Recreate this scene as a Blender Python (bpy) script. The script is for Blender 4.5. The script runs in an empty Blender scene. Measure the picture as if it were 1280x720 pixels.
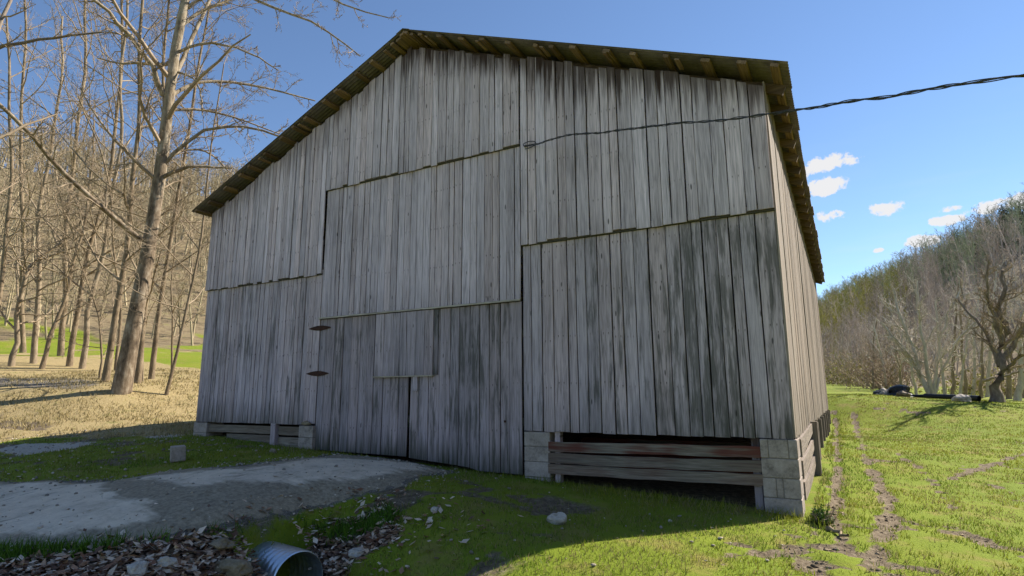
import bpy, bmesh, math, random
import numpy as np
from mathutils import Vector, Matrix, noise as mnoise

random.seed(7); rng = np.random.default_rng(7)
sc = bpy.context.scene
col = sc.collection
rad = math.radians

# ------------------------------------------------------------------ camera
CAM = np.array([11.353, -7.384, 1.416]); FPX = 732.775
YAW, PITCH, ROLL = -0.50838, 0.18134, -0.004305
F_ = np.array([math.sin(YAW)*math.cos(PITCH), math.cos(YAW)*math.cos(PITCH), math.sin(PITCH)])
R_ = np.array([math.cos(YAW), -math.sin(YAW), 0.0]); U_ = np.cross(R_, F_)
R_, U_ = R_*math.cos(ROLL)+U_*math.sin(ROLL), U_*math.cos(ROLL)-R_*math.sin(ROLL)
cam = bpy.data.cameras.new('camera'); camo = bpy.data.objects.new('camera', cam); col.objects.link(camo)
cam.sensor_width = 36; cam.lens = 36*FPX/1280; cam.clip_end = 3000; cam.clip_start = 0.05
M = Matrix(((R_[0], U_[0], -F_[0], CAM[0]), (R_[1], U_[1], -F_[1], CAM[1]), (R_[2], U_[2], -F_[2], CAM[2]), (0, 0, 0, 1)))
camo.matrix_world = M
sc.camera = camo

# ------------------------------------------------------------------ light
SUN_AZ, SUN_EL = rad(35), rad(40)          # azimuth from +Y towards +X
SKY_STRENGTH, SUN_STRENGTH, EXPOSURE = 0.073, 4.1, 1.30
CLOUD_COL = (5.0, 4.9, 4.8)
sun = bpy.data.lights.new('sun', 'SUN'); sun.energy = SUN_STRENGTH; sun.angle = rad(0.5); sun.color = (1.0, 0.93, 0.82)
suno = bpy.data.objects.new('sun', sun); col.objects.link(suno)
sd = Vector((math.sin(SUN_AZ)*math.cos(SUN_EL), math.cos(SUN_AZ)*math.cos(SUN_EL), math.sin(SUN_EL)))
suno.rotation_euler = sd.to_track_quat('Z', 'Y').to_euler()
suno.location = (20, 20, 30)
sc.view_settings.view_transform = 'Standard'; sc.view_settings.look = 'None'
sc.view_settings.exposure = EXPOSURE; sc.view_settings.gamma = 1; sc.view_settings.use_curve_mapping = False
sc.cycles.use_adaptive_sampling = True; sc.cycles.adaptive_threshold = .02; sc.cycles.max_bounces = 5; sc.cycles.diffuse_bounces = 3; sc.cycles.glossy_bounces = 2; sc.cycles.transmission_bounces = 3

# ------------------------------------------------------------------ node helper
class NT:
    def __init__(s, tree): s.t = tree; s.n = tree.nodes; s.l = tree.links
    def put(s, sock, v):
        if isinstance(v, bpy.types.NodeSocket): s.l.new(v, sock)
        elif v is not None:
            try: sock.default_value = v
            except Exception:
                if isinstance(v, (int, float)): sock.default_value = (v, v, v)
                elif len(v) == 3: sock.default_value = (*v, 1)
    def node(s, typ, ins=None, **kw):
        n = s.n.new(typ)
        for k, v in kw.items(): setattr(n, k, v)
        for k, v in (ins or {}).items(): s.put(n.inputs[k], v)
        return n
    def math(s, op, a, b=None, c=None, clamp=False):
        n = s.node('ShaderNodeMath', operation=op, use_clamp=clamp)
        for i, v in enumerate((a, b, c)):
            if v is not None: s.put(n.inputs[i], v)
        return n.outputs[0]
    def vmath(s, op, a, b=None):
        n = s.node('ShaderNodeVectorMath', operation=op)
        s.put(n.inputs[0], a)
        if b is not None: s.put(n.inputs[1], b)
        return n.outputs['Value'] if op in ('LENGTH', 'DOT_PRODUCT', 'DISTANCE') else n.outputs[0]
    def noise(s, vec, scale, detail=3, rough=.55, dist=0, col=False):
        n = s.node('ShaderNodeTexNoise', {'Vector': vec, 'Scale': scale, 'Detail': detail, 'Roughness': rough, 'Distortion': dist})
        return n.outputs['Color' if col else 'Fac']
    def mix(s, f, a, b, mode='MIX'):
        n = s.node('ShaderNodeMix', data_type='RGBA', blend_type=mode)
        s.put(n.inputs[0], f); s.put(n.inputs[6], a); s.put(n.inputs[7], b); return n.outputs[2]
    def ramp(s, f, stops):
        n = s.node('ShaderNodeValToRGB'); s.put(n.inputs[0], f); e = n.color_ramp.elements
        while len(e) < len(stops): e.new(0.5)
        for i, (p, c) in enumerate(stops):
            e[i].position = p; e[i].color = (c, c, c, 1) if isinstance(c, (int, float)) else (*c, 1)
        return n.outputs[0]
    def smooth(s, v, a, b, lo=0, hi=1):
        n = s.node('ShaderNodeMapRange', {0: v, 1: a, 2: b, 3: lo, 4: hi}, interpolation_type='SMOOTHSTEP'); return n.outputs[0]

def new_mat(name):
    m = bpy.data.materials.new(name); m.use_nodes = True; m.node_tree.nodes.clear(); t = NT(m.node_tree)
    out = t.node('ShaderNodeOutputMaterial'); b = t.node('ShaderNodeBsdfPrincipled'); t.l.new(b.outputs[0], out.inputs[0])
    return m, t, b
def set_bump(t, b, h, strength=.5, dist=.01):
    n = t.node('ShaderNodeBump', {'Height': h, 'Strength': strength, 'Distance': dist}); t.l.new(n.outputs[0], b.inputs['Normal'])

# ------------------------------------------------------------------ sky
w = bpy.data.worlds.new('World'); sc.world = w; w.use_nodes = True; w.node_tree.nodes.clear(); t = NT(w.node_tree)
sky = t.node('ShaderNodeTexSky'); sky.sky_type = 'NISHITA'; sky.sun_disc = False
sky.sun_elevation = SUN_EL; sky.sun_rotation = SUN_AZ; sky.altitude = 1200; sky.air_density = 1.0; sky.dust_density = 0.0; sky.ozone_density = 3.6
tc = t.node('ShaderNodeTexCoord'); dirv = tc.outputs['Generated']
sep = t.node('ShaderNodeSeparateXYZ', {0: dirv})
az = t.math('ARCTAN2', sep.outputs[0], sep.outputs[1]); el = t.math('ARCSINE', sep.outputs[2])
def pix_dir(u, v):
    d = F_+R_*(u-640)/FPX-U_*(v-360)/FPX; return d/np.linalg.norm(d)
nz = t.noise(dirv, 42, 4, .66)
wob = t.math('MULTIPLY', t.math('SUBTRACT', nz, .5), 5.0)
clouds = [(1030, 206, 40, 12), (1030, 233, 30, 14), (1034, 269, 22, 8), (1105, 261, 25, 9), (1188, 261, 13, 4), (1184, 275, 19, 6),
          (1153, 301, 23, 7), (1098, 313, 7, 3), (1245, 258, 30, 8), (1310, 246, 40, 10)]
cl = [(math.atan2(pix_dir(u, v)[0], pix_dir(u, v)[1]), math.asin(pix_dir(u, v)[2]), a/FPX*.85, b/FPX*.85) for u, v, a, b in clouds]
for k in range(5):                                        # the same fair-weather clouds all round
    cl.append((rad(35+k*52), rad(random.uniform(11, 20)), random.uniform(.03, .06), random.uniform(.01, .017)))
acc = None; ae = t.node('ShaderNodeCombineXYZ', {0: az, 1: el}).outputs[0]
for a0, e0, sa, se in cl:
    q = t.vmath('MULTIPLY', t.vmath('SUBTRACT', ae, (a0, e0, 0)), (1/sa, 1/se, 0)); r2 = t.vmath('DOT_PRODUCT', q, q)
    acc = r2 if acc is None else t.math('MINIMUM', acc, r2)
cm = t.smooth(t.math('SUBTRACT', t.math('ADD', wob, .9), acc), -.15, .55)
veil_v = t.vmath('MULTIPLY', dirv, (3, 3, 16))             # thin high veil
veil = t.math('MULTIPLY', t.smooth(t.noise(veil_v, 2.2, 2, .6), .45, .85), t.math('MULTIPLY', t.smooth(el, 0, .5, 1, 0), .16))
skyc = t.mix(veil, sky.outputs[0], CLOUD_COL)
skyc = t.mix(t.math('MULTIPLY', cm, .93), skyc, CLOUD_COL)
w.cycles.sampling_method = 'MANUAL'; w.cycles.sample_map_resolution = 512
bg = t.node('ShaderNodeBackground', {'Color': skyc, 'Strength': SKY_STRENGTH}); wo = t.node('ShaderNodeOutputWorld'); t.l.new(bg.outputs[0], wo.inputs[0])

# ------------------------------------------------------------------ projection helpers (photo pixel -> place)
def ray(u, v): return F_+R_*(u-640)/FPX-U_*(v-360)/FPX
def on_z(u, v, z): d = ray(u, v); return CAM+d*((z-CAM[2])/d[2])
def on_y(u, v, y=0.0): d = ray(u, v); return CAM+d*((y-CAM[1])/d[1])
def at_dist(u, v, dist): d = ray(u, v); return CAM+d*(dist/math.hypot(d[0], d[1]))

# ------------------------------------------------------------------ numpy noise
_perm = rng.random((256, 256))
def vnoise(x, y):
    xi = np.floor(x).astype(int); yi = np.floor(y).astype(int); fx = x-xi; fy = y-yi
    fx = fx*fx*(3-2*fx); fy = fy*fy*(3-2*fy)
    a = _perm[xi & 255, yi & 255]; b = _perm[(xi+1) & 255, yi & 255]; c = _perm[xi & 255, (yi+1) & 255]; d = _perm[(xi+1) & 255, (yi+1) & 255]
    return (a*(1-fx)+b*fx)*(1-fy)+(c*(1-fx)+d*fx)*fy
def fbm(x, y, sc_=1.0, o=4):
    s = 0; a = .5; tot = 0
    for k in range(o):
        s = s+a*vnoise(x*sc_*2**k+17.3*k, y*sc_*2**k+9.1*k); tot += a; a *= .5
    return s/tot
def sstep(a, b, x):
    q = np.clip((x-a)/(b-a), 0, 1); return q*q*(3-2*q)

# ------------------------------------------------------------------ terrain
W, L = 10.832, 15.15
XS, XL = 7.40, 3.34
ZB, ZF, ZM, ZD = 0.93, 3.637, 5.21, 2.79
cp = [(0, 0, .66), (1.7, 0, .61), (3.3, 0, .5), (5.4, 0, .41), (7.4, 0, .29), (9, 0, .2), (10.8, 0, .11), (5.4, 4, .42), (5.4, 12, .6),
      (11.35, -7.4, -.05), (16, -10, -.12), (5, -11, .1), (-6, -9, .35), (-12, -5, .75), (11.2, 4, .2), (11.2, 9, .36), (11.2, 15, .52), (0, 8, 1.0), (0, 15, 1.3),
      (30, 0, .3), (25, -12, .0), (14, -16, -.1), (-5, -20, .3)]
for u, v, z in [(0, 720, .1), (0, 640, .25), (0, 600, .36), (190, 655, .28), (340, 640, .3), (440, 615, .36), (250, 665, .22), (300, 700, .04), (430, 695, .0),
                (480, 660, .14), (640, 720, .05), (580, 680, .12), (700, 650, .14), (860, 672, .11), (960, 700, .06), (1100, 720, .0), (1280, 720, -.03),
                (1280, 600, .08), (1100, 600, .1), (0, 552, .53), (100, 575, .5), (220, 577, .52), (240, 520, .9), (120, 520, .95), (180, 505, 1.22), (0, 520, .95), (550, 591, .37)]:
    q = on_z(u, v, z); cp.append((q[0], q[1], z))
for u, v, z in [(395, 745, -.42), (420, 775, -.45), (365, 775, -.45), (455, 735, -.2)]:
    q = on_z(u, v, z); cp.append((q[0], q[1], z))
for u, v, d in [(150, 489, 21), (0, 475, 27), (-40, 470, 26), (45, 454, 33), (120, 455, 33), (230, 450, 34), (1245, 503, 28), (1165, 499, 30), (1100, 499, 30),
                (1045, 480, 60), (1130, 487, 45), (1280, 504, 28), (1330, 505, 28), (1060, 500, 24)]:
    cp.append(tuple(at_dist(u, v, d)))
cp = np.array(cp)
def _tps(r2): return 0.5*r2*np.log(r2+1e-9)
_n = len(cp)
_A = np.zeros((_n+3, _n+3)); _d2 = ((cp[:, None, :2]-cp[None, :, :2])**2).sum(-1)
_A[:_n, :_n] = _tps(_d2)+np.eye(_n)*0.25; _A[:_n, _n] = 1; _A[:_n, _n+1:] = cp[:, :2]; _A[_n:, :_n] = _A[:_n, _n:].T
_wt = np.linalg.solve(_A, np.concatenate([cp[:, 2], np.zeros(3)]))
NL = np.array([math.sin(rad(-62)), math.cos(rad(-62))]); NR = np.array([math.sin(rad(72)), math.cos(rad(72))])
def ramp_up(s, s0, s1, k):
    q = np.clip(s-s0, 0, None); q = np.where(q < 20, q*q/40, q-10); m = (s1-s0)-10
    return k*np.where(q < m*.7, q, m*.7+m*.3*np.tanh((q-m*.7)/(m*.3)))
RUTS = []
def H(x, y):
    x = np.asarray(x, float); y = np.asarray(y, float); shp = x.shape; x = x.ravel(); y = y.ravel()
    cx, cy = x-6, y-8; r = np.hypot(cx, cy); lim = 42.0
    k = np.where(r > lim, (lim+8*np.tanh((r-lim)/8))/np.maximum(r, 1e-6), 1)
    px, py = 6+cx*k, 8+cy*k
    z = np.zeros_like(x)
    for s in range(0, len(x), 40000):
        e = slice(s, s+40000); d2 = (px[e, None]-cp[None, :, 0])**2+(py[e, None]-cp[None, :, 1])**2
        z[e] = _tps(d2)@_wt[:_n]+_wt[_n]+_wt[_n+1]*px[e]+_wt[_n+2]*py[e]
    qx, qy = x-CAM[0], y-CAM[1]
    sl = qx*NL[0]+qy*NL[1]; sr = qx*NR[0]+qy*NR[1]
    pl_ = qx*math.sin(rad(28))+qy*math.cos(rad(28))
    z = z+ramp_up(sl, 40, 135, .47)*(1+.1*(fbm(x, y, .02)-.5))*(1-sstep(45, 115, pl_))+ramp_up(sr, 19, 92, .58)*(1+.16*(fbm(x+90, y, .02)-.5))
    z = z+(fbm(x, y, .9, 3)-.5)*.05+(fbm(x, y, 4.0, 2)-.5)*.018
    return z.reshape(shp)
def h1(x, y): return float(H(np.array([x]), np.array([y]))[0])
def ground_at(u, v, far=400):
    d = ray(u, v); d = d/np.linalg.norm(d); ts = np.concatenate([np.linspace(2, 40, 800), np.linspace(40, far, 700)])
    P = CAM[None]+d[None]*ts[:, None]; hh = H(P[:, 0], P[:, 1]); i = np.argmax(P[:, 2] < hh)
    if i == 0: return P[-1]
    a, b = P[i-1][2]-hh[i-1], P[i][2]-hh[i]; f = a/(a-b); return P[i-1]*(1-f)+P[i]*f
def poly(pts): return np.array([ground_at(u, v)[:2] for u, v in pts])
def sdist(pg, x, y):
    """signed distance to a polygon, positive inside"""
    x = np.asarray(x); y = np.asarray(y); d = np.full(x.shape, 1e9); ins = np.zeros(x.shape, bool); n = len(pg)
    for i in range(n):
        ax, ay = pg[i]; bx, by = pg[(i+1) % n]; ex, ey = bx-ax, by-ay
        q = np.clip(((x-ax)*ex+(y-ay)*ey)/(ex*ex+ey*ey+1e-12), 0, 1); d = np.minimum(d, np.hypot(x-ax-q*ex, y-ay-q*ey))
        c = ((ay > y) != (by > y)) & (x < (bx-ax)*(y-ay)/(by-ay+1e-12)+ax); ins ^= c
    return np.where(ins, d, -d)
def ldist(pl, x, y):
    d = np.full(np.shape(x), 1e9)
    for i in range(len(pl)-1):
        ax, ay = pl[i]; bx, by = pl[i+1]; ex, ey = bx-ax, by-ay
        q = np.clip(((x-ax)*ex+(y-ay)*ey)/(ex*ex+ey*ey+1e-12), 0, 1); d = np.minimum(d, np.hypot(x-ax-q*ex, y-ay-q*ey))
    return d

drive_pg = poly([(-420, 612), (-160, 608), (0, 603), (150, 600), (205, 591), (300, 583), (400, 571), (420, 569), (508, 577), (562, 590), (500, 606), (440, 620), (385, 634), (330, 650), (250, 664), (190, 672), (100, 682), (0, 687), (-160, 700), (-420, 716)])
pale1 = poly([(-420, 614), (-160, 609), (0, 607), (130, 606), (152, 626), (186, 641), (190, 655), (120, 668), (0, 680), (-160, 692), (-420, 708)])
pale2 = poly([(150, 604), (300, 589), (395, 575), (520, 580), (548, 590), (470, 601), (400, 612), (330, 610), (240, 613)])
pale3 = poly([(-40, 566), (30, 553), (130, 550), (120, 556), (30, 570)])
pale4 = poly([(170, 545), (235, 542), (235, 545), (175, 549)])
litter_pg = poly([(-60, 700), (80, 684), (190, 673), (330, 655), (400, 640), (470, 636), (545, 658), (490, 684), (430, 719), (430, 760), (-60, 760)])
tuft1 = poly([(185, 660), (300, 650), (305, 664), (190, 674)]); tuft2 = poly([(-40, 680), (130, 668), (165, 680), (90, 694), (-40, 706)])
tuft3 = poly([(370, 645), (490, 640), (500, 655), (450, 668), (380, 660)])
straw_pg = poly([(-150, 565), (0, 553), (240, 545), (300, 520), (300, 462), (240, 460), (170, 450), (100, 446), (-150, 444)])
lane_shade_pg = poly([(-200, 489), (0, 487), (90, 486), (122, 480), (112, 472), (0, 469), (-200, 470)])  # grey lane strip; the partial shade on it goes into the gravel colour
mud_lines = [(poly([(1043, 515), (1045, 545), (1047, 575), (1044, 610), (1042, 650), (1062, 690)]), .13), (poly([(1068, 520), (1078, 555), (1085, 578), (1096, 600), (1112, 630), (1108, 660), (1090, 700)]), .15),
             (poly([(1120, 565), (1160, 595), (1185, 625), (1210, 655)]), .10), (poly([(1300, 560), (1240, 580), (1185, 598)]), .13), (poly([(1200, 660), (1240, 680), (1300, 690)]), .16),
             (poly([(1240, 605), (1290, 625)]), .13)]
mud_pg = poly([(960, 690), (1000, 668), (1060, 660), (1110, 690), (1130, 725), (960, 740)])
barn_pg = np.array([(-.05, -.02), (W+.05, -.02), (W+.05, L+.1), (-.05, L+.1)])

def weights(x, y):
    n1 = fbm(x, y, 1.6, 4)-.5; n2 = fbm(x+50, y+20, 5.0, 3)-.5; n3 = fbm(x+9, y-33, .45, 3)-.5
    mud = np.zeros_like(x)
    for pl, wd in mud_lines: mud = np.maximum(mud, sstep(-.03, .10, wd*.75-ldist(pl, x, y)+n1*.16+n2*.26))
    mud = np.maximum(mud, sstep(.0, .25, np.minimum(sdist(mud_pg, x, y)*.5, .10)+n1*.9+n2*1.3-.05))
    # small bare scuffs across the field on the right
    right = sstep(W+.2, W+1.0, x)*sstep(30, 14, y)
    mud = np.maximum(mud, right*.8*sstep(.16, .24, n1+.45*n2-.03))
    lit = sstep(-.1, .2, sdist(litter_pg, x, y)+n1*.7+n2*.25)
    tuf = np.zeros_like(x)
    for pg in (tuft1, tuft2, tuft3): tuf = np.maximum(tuf, sstep(-.1, .12, sdist(pg, x, y)+n1*.35+n2*.2))
    lit = lit*(1-.9*tuf)
    straw = sstep(-.5, .8, sdist(straw_pg, x, y)+n1*1.5)
    # thin worn turf in front of the left wall
    band = sstep(.12, .2, n3+.3*n1)*sstep(26, 30, np.hypot(x-CAM[0], y-CAM[1]))*sstep(2, -4, x)
    straw = np.maximum(straw, band)
    worn = sstep(.0, 1.0, (3.6-x)*.5)*sstep(.05, -.4, y)*sstep(-.12, .22, n1+n2*.4+.03)
    grav = np.maximum(sstep(-.22, .1, sdist(drive_pg, x, y)+n1*.25+n2*.12), .8*sstep(-.6, .8, sdist(lane_shade_pg, x, y)+n1*2.5))
    pale = np.maximum(sstep(-.05, .25, sdist(pale3, x, y)+n1*.4), sstep(-.05, .25, sdist(pale4, x, y)+n1*.4))
    grav = np.maximum(grav, pale)
    thin = .75*sstep(.02, .13, n1+.5*n2)*sstep(4.6, 5.6, x)*sstep(9.6, 8.4, x)*sstep(-.35, -.9, y)*sstep(-5.2, -4.4, y)
    mud = np.maximum(mud, thin)
    ins = sstep(-.05, .25, sdist(barn_pg, x, y)-.1)
    mud = np.maximum(np.maximum(mud, ins), worn*.85)
    sl = (x-CAM[0])*NL[0]+(y-CAM[1])*NL[1]; sr = (x-CAM[0])*NR[0]+(y-CAM[1])*NR[1]
    forest = np.maximum(sstep(40, 52, sl+n3*24), sstep(18, 24, sr+n3*8))
    return dict(mud=mud, lit=lit, straw=straw*(1-mud*.5), grav=grav, pale=pale, forest=forest, tuf=tuf)

def axis(segs):
    out = [segs[0][0]]
    for a, b, st in segs:
        n = max(1, int(round((b-a)/st))); out += list(np.linspace(a, b, n+1)[1:])
    return np.array(out)
gx = axis([(-420, -100, 20), (-100, -30, 4), (-30, -8, .8), (-8, 0, .2), (0, 16, .075), (16, 22, .2), (22, 40, .7), (40, 120, 4), (120, 420, 20)])
gy = axis([(-150, -30, 15), (-30, -8, 1.5), (-8, -5.5, .2), (-5.5, 1, .075), (1, 10, .12), (10, 22, .3), (22, 50, 1), (50, 130, 4), (130, 480, 20)])
GX, GY = np.meshgrid(gx, gy, indexing='ij'); GZ = H(GX, GY)
wt = weights(GX.ravel(), GY.ravel())
GZ = GZ-.035*wt['mud'].reshape(GZ.shape)*(1-sstep(-.2, .2, sdist(barn_pg, GX, GY)))

CUL0 = CAM+ray(373, 727)*5.25; CUL1 = CAM+ray(316, 708)*5.75
_ca = (CUL1-CUL0)/np.linalg.norm((CUL1-CUL0)[:2]); _s = (GX-CUL0[0])*_ca[0]+(GY-CUL0[1])*_ca[1]; _p = np.abs((GX-CUL0[0])*_ca[1]-(GY-CUL0[1])*_ca[0])
_cut = sstep(.42, .30, _p)*sstep(.62, .50, _s)*sstep(-1.6, -1.2, _s); _tz = CUL0[2]+_ca[2]*np.clip(_s, -.3, 2)-.17
GZ = np.where(GZ > _tz, GZ+(_tz-GZ)*_cut, GZ)
def mesh_from(name, verts, faces_flat, nper, smooth=False):
    me = bpy.data.meshes.new(name); verts = np.asarray(verts, np.float32).reshape(-1, 3); fl = np.asarray(faces_flat, np.int32).ravel()
    nf = len(fl)//nper
    me.vertices.add(len(verts)); me.vertices.foreach_set('co', verts.ravel())
    me.loops.add(len(fl)); me.loops.foreach_set('vertex_index', fl)
    me.polygons.add(nf); me.polygons.foreach_set('loop_start', np.arange(nf, dtype=np.int32)*nper)
    try: me.polygons.foreach_set('loop_total', np.full(nf, nper, np.int32))
    except Exception: pass
    if smooth: me.polygons.foreach_set('use_smooth', np.ones(nf, bool))
    me.update(calc_edges=True); me.validate(); return me
def vcol(me, name, arr):
    a = me.attributes.new(name, 'FLOAT_COLOR', 'POINT'); arr = np.asarray(arr, np.float32)
    if arr.shape[1] == 3: arr = np.concatenate([arr, np.ones((len(arr), 1), np.float32)], 1)
    a.data.foreach_set('color', arr.ravel())
def link(name, me, mat=None, parent=None):
    o = bpy.data.objects.new(name, me); col.objects.link(o)
    if mat is not None and not me.materials: me.materials.append(mat)
    if parent is not None: o.parent = parent
    return o
def tag(o, label=None, cat=None, group=None, kind=None):
    if label: o['label'] = label
    if cat: o['category'] = cat
    if group: o['group'] = group
    if kind: o['kind'] = kind
    return o
def empty(name, loc=(0, 0, 0)):
    o = bpy.data.objects.new(name, None); o.empty_display_size = .2; o.location = loc; col.objects.link(o); return o

# ------------------------------------------------------------------ ground material
def ground_material():
    m, t, b = new_mat('ground_mix')
    g = t.node('ShaderNodeNewGeometry'); P = g.outputs['Position']
    A = t.node('ShaderNodeAttribute', attribute_name='wa'); B = t.node('ShaderNodeAttribute', attribute_name='wb')
    sa = t.node('ShaderNodeSeparateColor', {0: A.outputs['Color']}); sb = t.node('ShaderNodeSeparateColor', {0: B.outputs['Color']})
    nb = t.noise(P, .35, 3); nm = t.noise(P, 2.2, 4, .6); nf = t.noise(P, 28, 4, .7); nff = t.noise(P, 110, 2, .7)
    def edge(w, amp=.5): return t.smooth(t.math('ADD', w, t.math('MULTIPLY', t.math('SUBTRACT', nf, .5), amp)), .35, .65)
    grass = t.mix(nb, (.115, .185, .014), (.225, .245, .020)); grass = t.mix(t.smooth(nm, .48, .72), grass, (.235, .205, .050))
    grass = t.mix(t.smooth(nf, .55, .85), grass, (.075, .095, .016))
    straw = t.ramp(nf, [(.2, (.14, .10, .045)), (.5, (.34, .26, .125)), (.8, (.46, .37, .20))])
    straw = t.mix(t.smooth(nm, .55, .8), straw, (.15, .16, .04))
    mud = t.ramp(t.noise(P, 13, 5, .75), [(.28, (.055, .042, .028)), (.5, (.155, .118, .076)), (.72, (.32, .26, .18))])
    grav = t.ramp(t.noise(P, 60, 3, .8), [(.25, (.06, .052, .042)), (.5, (.15, .132, .108)), (.75, (.33, .30, .255))])
    pale = t.ramp(nf, [(.3, (.34, .30, .24)), (.7, (.55, .49, .40))])
    vo = t.node('ShaderNodeTexVoronoi', {'Vector': P, 'Scale': 26.0, 'Randomness': 1.0}); vs = t.node('ShaderNodeSeparateColor', {0: vo.outputs['Color']})
    lit = t.ramp(vs.outputs[0], [(0, (.10, .066, .044)), (.35, (.23, .145, .09)), (.7, (.38, .27, .185)), (1, (.56, .45, .34))])
    lit = t.mix(t.smooth(vo.outputs['Distance'], .35, .75), lit, (.03, .022, .016))
    floor = t.ramp(t.noise(P, 1.5, 5, .7), [(.3, (.11, .082, .048)), (.55, (.23, .178, .105)), (.75, (.19, .18, .06))])
    c = t.mix(edge(sa.outputs[1]), grass, straw)
    c = t.mix(edge(sb.outputs[2], .3), c, floor)
    c = t.mix(edge(sa.outputs[2]), c, lit)
    c = t.mix(edge(sb.outputs[0]), c, grav)
    c = t.mix(edge(sa.outputs[0]), c, mud)
    c = t.mix(edge(sb.outputs[1]), c, pale)
    t.put(b.inputs['Base Color'], c); b.inputs['Roughness'].default_value = .95; b.inputs['Specular IOR Level'].default_value = .15
    set_bump(t, b, t.math('ADD', t.math('MULTIPLY', nf, .7), t.math('MULTIPLY', nff, .35)), .8, .03)
    return m
nx_, ny_ = GX.shape
idx = np.arange(nx_*ny_).reshape(nx_, ny_)
fc = np.stack([idx[:-1, :-1], idx[1:, :-1], idx[1:, 1:], idx[:-1, 1:]], -1)
gme = mesh_from('ground', np.stack([GX, GY, GZ], -1), fc, 4, True)
vcol(gme, 'wa', np.stack([wt['mud'], wt['straw'], wt['lit']], -1)); vcol(gme, 'wb', np.stack([wt['grav']*(1-wt['pale']), wt['pale'], wt['forest']], -1))
GM = ground_material()
tag(link('ground', gme, GM), kind='structure')

# ------------------------------------------------------------------ driveway
def concrete_drive_material():
    m, t, b = new_mat('drive_concrete'); P = t.node('ShaderNodeNewGeometry').outputs['Position']
    A = t.node('ShaderNodeAttribute', attribute_name='pale'); w = t.node('ShaderNodeSeparateColor', {0: A.outputs['Color']}).outputs[0]
    nf = t.noise(P, 22, 5, .7); nm = t.noise(P, 3.0, 4, .65); st = t.noise(t.vmath('MULTIPLY', P, (2.0, 9, 2)), 1.2, 4, .6)
    dirt = t.ramp(nf, [(.25, (.15, .12, .082)), (.55, (.30, .25, .175)), (.8, (.46, .39, .285))])
    conc = t.ramp(t.math('ADD', t.math('MULTIPLY', nm, .6), t.math('MULTIPLY', nf, .4)), [(.3, (.42, .345, .25)), (.5, (.64, .53, .395)), (.75, (.80, .68, .52))])
    f = t.smooth(t.math('ADD', w, t.math('ADD', t.math('MULTIPLY', t.math('SUBTRACT', nm, .5), .7), t.math('MULTIPLY', t.math('SUBTRACT', st, .5), .9))), .22, .78)
    c = t.mix(f, dirt, conc)
    scuff = t.smooth(t.noise(t.vmath('MULTIPLY', P, (3.2, 1.1, 1)), 2.4, 5, .75), .54, .70); c = t.mix(t.math('MULTIPLY', scuff, .55), c, (.13, .108, .078))
    t.put(b.inputs['Base Color'], c); b.inputs['Roughness'].default_value = .9; b.inputs['Specular IOR Level'].default_value = .25
    set_bump(t, b, t.math('ADD', nf, t.math('MULTIPLY', t.noise(P, 90, 3, .7), .5)), .6, .012); return m
dx0, dy0 = drive_pg.min(0)-.3; dx1, dy1 = drive_pg.max(0)+.3
xx, yy = np.meshgrid(np.arange(max(dx0, -14), dx1, .055), np.arange(dy0, dy1, .055), indexing='ij')
sdv = sdist(drive_pg, xx, yy)+(fbm(xx, yy, 2.2, 4)-.5)*.35
zz = H(xx, yy)+.004+.03*sstep(-.02, .3, sdv)-.02*(sdv < .05)
keep = ((sdv > -.03) & (yy < -.01)); ii = np.arange(xx.size).reshape(xx.shape)
kf = keep[:-1, :-1] & keep[1:, :-1] & keep[1:, 1:] & keep[:-1, 1:]
fc = np.stack([ii[:-1, :-1], ii[1:, :-1], ii[1:, 1:], ii[:-1, 1:]], -1)[kf]
used, inv = np.unique(fc.ravel(), return_inverse=True)
V = np.stack([xx, yy, zz], -1).reshape(-1, 3)[used]
dme = mesh_from('driveway', V, inv, 4, True)
pw = np.maximum(sstep(-.15, .2, sdist(pale1, V[:, 0], V[:, 1])+(fbm(V[:, 0], V[:, 1], 2.5)-.5)*.3), .85*sstep(-.15, .25, sdist(pale2, V[:, 0], V[:, 1])+(fbm(V[:, 0], V[:, 1], 2.5)-.5)*.3))
vcol(dme, 'pale', np.stack([pw, pw, pw], -1))
tag(link('driveway', dme, concrete_drive_material()), kind='structure')

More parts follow.
